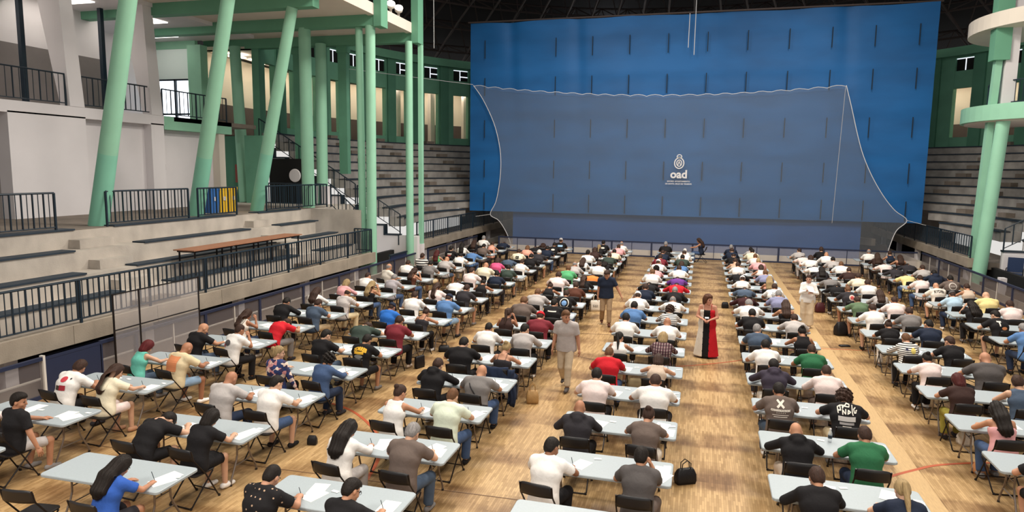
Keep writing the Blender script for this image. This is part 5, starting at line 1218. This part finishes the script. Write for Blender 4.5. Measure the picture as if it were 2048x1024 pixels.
    if kind == 'redround': return [patch(-0.06, 0.12, z - 0.08, z + 0.09, '#d5b9ad', shape='disc'), patch(-0.025, 0.085, z - 0.05, z + 0.06, '#c0504c', shape='disc')]
    if kind == 'greybox': return [patch(-0.05, 0.05, z - 0.08, z + 0.02, '#70706c')]
    if kind == 'letterT': return [strokes([[(-0.105, z + 0.09), (-0.015, z + 0.09)], [(-0.06, z + 0.09), (-0.06, z - 0.01)]], 0.028, 'offwhite'), patch(-0.03, 0.10, z - 0.10, z - 0.02, '#d68a58', shape='disc')]
    if kind == 'ryder': return [lettering('RYDER', 0.10, 0, z + 0.08, '#55504a', 1.2, 0.004)]
    if kind == 'shoplogo': return [ring_patch(0, z, 0.09, 0.12, '#bdb3aa'), strokes([[(-0.06 + 0.035 * i, z - 0.02), (-0.045 + 0.035 * i, z + 0.025)] for i in range(4)], 0.014, '#bdb3aa')]
    return []
PAPER = MB().box(-0.105, 0.105, -0.148, 0.148, 0.0, 0.002).mesh('exam_sheet', 'paper')
SLIP = MB().box(-0.05, 0.05, -0.025, 0.025, 0.0, 0.002).mesh('paper_slip', 'paper')
PEN = MB().tube([(0, 0, 0), (0, 0.012, 0.02), (0, 0.07, 0.14)], 0.0045, 6).mesh('pen', 'rail_navy')
WHO = {}
def seat_words(side, row, ci): return '%s seat of %s table, %s' % (side, ROWW[row - COLS[ci][4]], COLS[ci][3])
def nice(c): return {'offwhite': 'off-white', 'lightgrey': 'light grey', 'darkgrey': 'dark grey', 'palepink': 'pale pink', 'hotpink': 'hot pink', 'lightblue': 'light blue', 'steel': 'steel blue', 'slate': 'slate blue', 'royal': 'royal blue', 'darkgreen': 'dark green', 'kelly': 'bright green', 'darkbrown': 'dark brown', 'stripe': 'striped', 'floral': 'floral', 'plaid': 'plaid', 'denim': 'denim blue', 'sand': 'sandy', '#3c3542': 'purple-grey', '#3a1a1c': 'red-black'}.get(c, c)
for ci, (x0, x1, yf, cw_, first) in COLS.items():
    for row, line in enumerate(ROSTER[ci]):
        if row < first: continue
        yn = yf + 1.65 * row - TD; near = 2 if row <= 3 else row <= 9; w = 1.88 if ci in ('L1', 'L2') else 1.83; nth = ROWW[row - first]
        place('folding_table', TPARTS[w], TJOIN[w], ((x0 + x1) / 2, yn + TD / 2, 0), RND.uniform(-0.006, 0.006), near, 'pale grey folding table, %s from the front in the %s' % (nth, cw_), 'table', 'exam tables in the %s' % cw_)
        for k, spec in enumerate(line.split('|')):
            t = spec.split()
            if t[0] == '.': continue
            side = ('left', 'right')[k]; xs = x0 + 0.46 if k == 0 else x1 - 0.46; sw_ = seat_words(side, row, ci)
            if t[0] == '-':
                place('folding_chair', CPARTS, CJOIN, (xs - 0.1, yn - 0.36, 0), 0.12, 2, 'empty black folding chair, ' + sw_, 'chair', 'folding chairs'); continue
            b, top, tc, hs, hc, bo, bc_, pose = t[:8]; op = dict(q.split('=') for q in t[8:] if '=' in q)
            xs += float(op.get('dx', 0)) + RND.uniform(-0.03, 0.03); ys = yn - 0.40 + RND.uniform(-0.03, 0.03); rz_ = math.radians(float(op.get('rz', 0)) + RND.uniform(-3, 3))
            bd = 'f' if b == 'f' else 'm'; s0 = RND.uniform(0.97, 1.03); sc = (s0 * (1.13 if b == 'b' else 1.0), s0 * (1.06 if b == 'b' else 1), s0)
            hw = 'shaved head' if hs == 'bald' else ('%s cap' % nice(hc) if hs == 'cap' else ('%s hair' % HAIRW[hs]))
            lab = 'person in %s %s with %s, %s' % (nice(tc), TOPW[top], hw, sw_)
            p_ = person((xs, ys, 0), rz_, pose, bd, top, tc, hs, 'brownhair' if hc == '-' else hc, bo, bc_, op.get('sh', RND.choice(['black', 'charcoal', 'white', 'grey'])), op.get('sk'), sc, op.get('pt'), lab, 'seated examinees', row > 11)
            WHO[(ci, row, k)] = p_
            if 'pr' in op: on_back(p_, prints(op['pr'], CACHE[('K', pose, bd)]['C'][2] + 0.055))
            place('folding_chair', CPARTS, CJOIN, (xs + RND.uniform(-0.03, 0.03), ys - 0.02, 0), rz_ * 0.9 + RND.uniform(-0.04, 0.04), near, 'black folding chair, ' + sw_, 'chair', 'folding chairs')
            # exam sheet beside the writing hand
            px = xs + RND.uniform(0.2, 0.38); px = min(max(px, x0 + 0.14), x1 - 0.14)
            o = obj('exam_sheet', PAPER); o.location = (px, yn + RND.uniform(0.24, 0.36), TH + 0.001); o.rotation_euler = (0, 0, RND.uniform(-0.5, 0.1)); tag(o, 'white exam sheet before the ' + sw_, 'paper', 'exam sheets')
            if row <= 8 and RND.random() < 0.75:
                o = obj('exam_sheet', PAPER); o.location = (min(max(px + RND.uniform(-0.26, 0.22), x0 + 0.14), x1 - 0.14), yn + RND.uniform(0.38, 0.5), TH + 0.0035); o.rotation_euler = (0, 0, RND.uniform(-0.5, 0.3)); tag(o, 'second exam sheet lying farther from the ' + sw_, 'paper', 'exam sheets')
            if row <= 6 and RND.random() < 0.7:
                o = obj('paper_slip', SLIP); o.location = (min(max(px + 0.2, x0 + 0.1), x1 - 0.08), yn + RND.uniform(0.42, 0.62), TH + 0.006); o.rotation_euler = (0, 0, RND.uniform(-0.4, 0.4)); tag(o, 'small white slip beyond the sheets, ' + sw_, 'paper', 'paper slips')
            if row <= 5 and pose in ('write', 'tilt', 'wide', 'left'):
                K = CACHE[('K', pose, bd)]; q = Matrix.Rotation(rz_, 3, 'Z') @ Vector(K['Tr'] * np.array(sc)); o = obj('pen', PEN); o.location = (xs + q.x - 0.01, ys + q.y + 0.09, TH + 0.004); o.rotation_euler = (0.2, 0, rz_ + 2.6); tag(o, 'dark pen in the hand at the ' + sw_, 'pen', 'pens')

# ------------------------------------------------------------------ four people standing
man1 = person((-2.73, 14.62, 0), math.radians(176), 'walk', 'm', 'tee', '#b3aaa6', 'short', 'lightbrown', 'pants', '#c9b79e', 'darkgrey', '#b88468', (1.02, 1.02, 1.0), None, 'person in grey polo shirt and beige trousers walking down the aisle')
man2 = person((-2.74, 21.25, 0), math.radians(190), 'walk2', 'm', 'tee', 'navy', 'short', 'brownhair', 'pants', '#a58a6c', 'brown', '#b07c60', (1.03, 1.03, 1.0), None, 'person in navy polo shirt and khaki trousers walking between tables')
wom2 = person((3.34, 22.9, 0), math.radians(172), 'hold3', 'f', 'long', 'white', 'bun', 'brownhair', 'wide', '#e2cdb0', 'beige', '#c2917a', (1.02, 1.02, 0.99), None, 'person in white blouse and cream wide trousers holding papers')
o = obj('held_papers', PAPER); o.location = (3.36, 22.58, 1.27); o.rotation_euler = (0.5, 0.2, 0.3); tag(o, 'papers held by the person in white blouse', 'paper')
for p_, pz in ((man1, 'walk'), (man2, 'walk2')):      # polo collars
    K = CACHE[('K', pz, 'm')]; cc = K['N'] + 0.012 * dirz(K['a2']); colored(MB().tube([(cc[0] + 0.066 * math.cos(q), cc[1] + 0.004 + 0.07 * math.sin(q), cc[2] - 0.03 * math.sin(q)) for q in [2 * math.pi * i / 16 for i in range(17)]], 0.014, 6).build('collar', 'cloth', p_, True), '#a39a96' if p_ is man1 else 'navy')
# woman in a long three-colour dress
def dress_parts():
    body_mesh('hold2', 'f'); K = CACHE[('K', 'hold2', 'f')]
    def f(P):
        d = d_torso(P, K, 0.012); d = smin(d, cone(P, K['P'] + np.array([0, 0, 0.05]), np.array([0, 0, 0.04]), 0.135, 0.23, 0.78), 0.06); d = np.maximum(d, 0.05 - P[..., 2]); u = dirz(K['a2'])
        d = np.maximum(d, (P - K['C']) @ u - 0.05)
        for sx in (-0.09, 0.09): d = np.minimum(d, np.maximum(np.abs(P[..., 0] - sx) - 0.011, np.maximum(np.abs(d_torso(P, K, 0.006)) - 0.010, -((P - K['C']) @ u))))
        return d
    V, F = snet(f, (-0.36, -0.32, 0.0), (0.36, 0.34, 1.5), 0.018); cx = V[F].mean(1)[:, 0]; out = []
    for nm, m, col in (('dress_panel', cx < -0.07, 'red'), ('dress_panel', (cx >= -0.07) & (cx < 0.085), 'black'), ('dress_panel', cx >= 0.085, 'offwhite')):
        q = F[m]; ids, inv_ = np.unique(q, return_inverse=True); out.append((nm, pymesh(nm, [(V[ids], inv_.reshape(q.shape), 0)], ['cloth']), col))
    return out
wom = obj('person', body_mesh('hold2', 'f')); wom.location = (0.29, 18.3, 0); wom.rotation_euler = (0, 0, math.radians(176)); wom.scale = (1.1, 1.06, 0.98); colored(wom, '#c58b72'); tag(wom, 'person in long strapped dress with white, black and red panels', 'person')
for nm, me, col in dress_parts(): colored(obj(nm, me, wom), col)
K = CACHE[('K', 'hold2', 'f')]; R, H = head_matrix(K); h = colored(obj('hair', hair_mesh('bob'), wom), '#5a3826'); h.matrix_local = Matrix([[*R[0], H[0]], [*R[1], H[1]], [*R[2], H[2]], [0, 0, 0, 1]])
for m in shoe_mesh('hold2', 'f'): colored(obj('shoe', m, wom), 'black')
o = obj('paper_slip', SLIP); o.location = (0.27, 18.0, 1.1); o.rotation_euler = (0.6, 0, 0.2); tag(o, 'small white slip held by the person in the long dress', 'paper')
# invigilator seated sideways at the far end, on her own chair
sx_, sy_ = 0.1, 37.9
p_ = person((sx_, sy_, 0), math.radians(80), 'up', 'f', 'tank', 'navy', 'long', 'brownhair', 'pants', 'denim', 'black', None, (1, 1, 1), None, 'person in dark blue top seated sideways at the far table end, facing left')
place('folding_chair', CPARTS, CJOIN, (sx_ + 0.02, sy_, 0), math.radians(82), True, 'black folding chair turned sideways at the end of the middle column', 'chair', 'folding chairs')

# ------------------------------------------------------------------ bags, bottle, jacket
def bag(name, label, loc, rz, w, d, h, col, handle=True, taper=0.8, mat='leather', top=0.9):
    t = tag(empty(name, loc, rz), label, 'bag', None)
    o = stack_prism([(rrect(w * 0.46, d * 0.44, d * 0.2), 0.0), (rrect(w * 0.5, d * 0.5, d * 0.25), h * 0.2), (rrect(w * 0.48, d * 0.45, d * 0.2), h * 0.6), (rrect(w * 0.5 * taper, d * 0.3 * taper, d * 0.12), h * top), (rrect(w * 0.42 * taper, d * 0.12 * taper, d * 0.05), h)]).build('body', mat, t, True); colored(o, col)
    if handle:
        for s in (-1, 1): colored(MB().tube([(-w * 0.22, s * d * 0.12, h * 0.85), (-w * 0.2, s * d * 0.2, h * 1.35), (0, s * d * 0.22, h * 1.55), (w * 0.2, s * d * 0.2, h * 1.35), (w * 0.22, s * d * 0.12, h * 0.85)], 0.008, 6).build('handle', mat, t), col)
    return t
bag('handbag', 'black leather handbag on the floor past the front middle table', (-0.05, 10.55, 0), 0.5, 0.34, 0.16, 0.24, 'black')
bag('straw_bag', 'woven straw basket bag with dark handles beside the aisle', (-3.2, 13.45, 0), 0.3, 0.26, 0.2, 0.27, '#b08a58')
bag('pouch', 'small black pouch with white label beside the second column', (-6.36, 10.2, 0), 0.2, 0.17, 0.12, 0.16, 'black', False)
bag('tote_bag', 'black tote bag leaning by the maroon-shirted examinee', (-6.42, 15.1, 0), 1.2, 0.3, 0.1, 0.3, 'black', False, 1.0)
bag('handbag', 'small black bag on the floor behind the tied-up-hair examinee', (-6.4, 16.7, 0), 0.3, 0.3, 0.2, 0.17, 'black', True)
b_ = bag('tote_bag', 'white cloth tote bag with dark print by the third column', (-3.36, 23.25, 0), 0.3, 0.34, 0.14, 0.38, 'offwhite', True, 1.0, 'cloth'); v_, f_, _c = strokes([[(-0.09, 0.16), (-0.05, 0.17), (-0.09, 0.22), (-0.05, 0.24)], [(-0.02, 0.24), (-0.02, 0.16), (0.02, 0.16), (0.02, 0.24)], [(0.06, 0.24), (0.06, 0.16), (0.04, 0.15)]], 0.014, 'darkgrey'); colored(MB().add([(x, -0.076, z) for x, z in v_], f_).build('print', 'ink', b_), 'darkgrey')
bag('backpack', 'black backpack slumped on the floor by the sixth column', (4.2, 22.1, 0), 0.4, 0.36, 0.3, 0.4, 'black', False, 0.7)
bag('handbag', 'black bag hanging low beside the pale pink blouse', (4.62, 15.95, 0), 0.6, 0.3, 0.18, 0.2, 'black', False)
bag('backpack', 'beige cloth bag under the middle column table', (-1.25, 15.15, 0), 0.2, 0.36, 0.28, 0.2, '#a3916f', False, 0.7, 'cloth')
bag('shopping_bag', 'crumpled orange and white bag under the pink strappy top', (4.55, 12.3, 0), 0.4, 0.22, 0.18, 0.2, '#c98a5a', False, 0.7)
bag('backpack', 'dark red backpack near the sixth column aisle', (4.15, 25.6, 0), 0.2, 0.32, 0.26, 0.34, '#4a1f24', False, 0.7)
bag('handbag', 'small black bag on the aisle floor by the fifth column', (0.98, 25.3, 0), 0.2, 0.24, 0.16, 0.22, 'black', False)
bag('shopping_bag', 'white plastic bag under the second table of sixth column', (4.75, 13.6, 0), 0.2, 0.24, 0.2, 0.24, 'offwhite', False, 0.8)
bag('pouch', 'flat black pouch lying on the aisle inlay strip', (4.05, 20.65, 0), 0.3, 0.3, 0.16, 0.05, 'black', False)
t = tag(empty('water_bottle', (2.05, 11.0, TH)), 'clear plastic water bottle on the table of the green shirt', 'bottle')
MB().lathe([(0.028, 0.0), (0.031, 0.02), (0.031, 0.13), (0.026, 0.15), (0.013, 0.185), (0.013, 0.195)], 14).build('body', 'bottle_plastic', t, True); MB().lathe([(0.014, 0.195), (0.014, 0.212)], 12).build('cap', 'plaster_white', t); MB().lathe([(0.0315, 0.06), (0.0315, 0.11)], 14).build('label_band', 'rail_navy', t)
# denim jacket over the chair of the blonde examinee, strap of the shoulder bags
k_ = WHO[('L3', 4, 1)]; jx, jy = k_.location.x, k_.location.y
j = tag(empty('denim_jacket', (jx, jy - 0.27, 0)), 'dark denim jacket draped over the chair of the strappy top', 'jacket')
def drape(x0_, x1_, z0_, z1_, y0_, th=0.03):
    V = []; F = []
    for jn in range(9):
        for i in range(9):
            u, v = i / 8, jn / 8; V.append((x0_ + (x1_ - x0_) * u + 0.03 * math.sin(v * 6), y0_ - 0.05 * math.sin(u * math.pi) - 0.02 * math.sin(u * 14 + v * 5) + 0.03 * v, z0_ + (z1_ - z0_) * v + 0.03 * math.sin(u * 5) * (1 - v)))
    m = len(V); V += [(x, y + th, z) for x, y, z in V]
    for jn in range(8):
        for i in range(8): o_ = jn * 9 + i; F += [(o_, o_ + 1, o_ + 10, o_ + 9), (m + o_, m + o_ + 9, m + o_ + 10, m + o_ + 1)]
    for i in range(8): F += [(i, m + i, m + i + 1, i + 1), (72 + i, 73 + i, m + 73 + i, m + 72 + i), (i * 9, i * 9 + 9, m + i * 9 + 9, m + i * 9), (i * 9 + 8, m + i * 9 + 8, m + i * 9 + 17, i * 9 + 17)]
    return MB().add(V, F)
colored(drape(-0.24, 0.24, 0.45, 0.9, -0.04).build('jacket_back', 'cloth', j, True), 'darkdenim'); colored(drape(0.2, 0.36, 0.12, 0.85, 0.02).build('sleeve', 'cloth', j, True), 'darkdenim')
for key, w_ in ((('L3', 3, 1), 'grey t-shirt with shaved head'), (('C', 8, 0), 'white cap in the middle column')):
    p_ = WHO[key]; sh = [c for c in p_.children if c.name.startswith('shirt')][0]; bv = BVHTree.FromPolygons([v.co[:] for v in sh.data.vertices], [q.vertices[:] for q in sh.data.polygons]); L = []
    for i in range(9):
        t_ = i / 8; u, v = -0.11 + 0.26 * t_, 0.99 - 0.36 * t_; hit = bv.ray_cast(Vector((u, -1.2, v)), Vector((0, 1, 0))); L.append((hit[0] + Vector((0, -0.008, 0))) if hit[0] else Vector((u, 0, v)))
    M_ = p_.matrix_basis; s_ = tag(empty('shoulder_bag', p_.location), 'small black shoulder bag worn across the back, ' + w_, 'bag')
    Rz = Matrix.Rotation(p_.rotation_euler.z, 3, 'Z'); L2 = [Rz @ Vector((q.x * p_.scale.x, q.y * p_.scale.y, q.z * p_.scale.z)) for q in L]
    colored(MB().tube(L2, 0.012, 6).build('strap', 'leather', s_), 'black'); e = L2[-1]; colored(stack_prism([(rrect(0.08, 0.03, 0.02), e.z - 0.12), (rrect(0.085, 0.035, 0.025), e.z - 0.05), (rrect(0.07, 0.025, 0.02), e.z + 0.02)]).build('body', 'leather', s_), 'black').location = (e.x + 0.04, e.y - 0.01, 0)
# glasses of the front examinee in black
p_ = WHO[('L3', 0, 1)]; K = CACHE[('K', 'tilt', 'm')]; R, H = head_matrix(K); g_ = MB()
for s in (-1, 1):
    g_.tube([(s * 0.035 + 0.024 * math.cos(a * math.pi / 5), 0.106, 0.004 + 0.019 * math.sin(a * math.pi / 5)) for a in range(11)], 0.0028, 5); g_.tube([(s * 0.06, 0.104, 0.008), (s * 0.082, 0.07, 0.01), (s * 0.086, 0.0, 0.006)], 0.0028, 5)
g_.tube([(-0.012, 0.108, 0.008), (0.012, 0.108, 0.008)], 0.0028, 5); o = g_.build('glasses', 'chair_black', p_); o.matrix_local = Matrix([[*R[0], H[0]], [*R[1], H[1]], [*R[2], H[2]], [0, 0, 0, 1]])
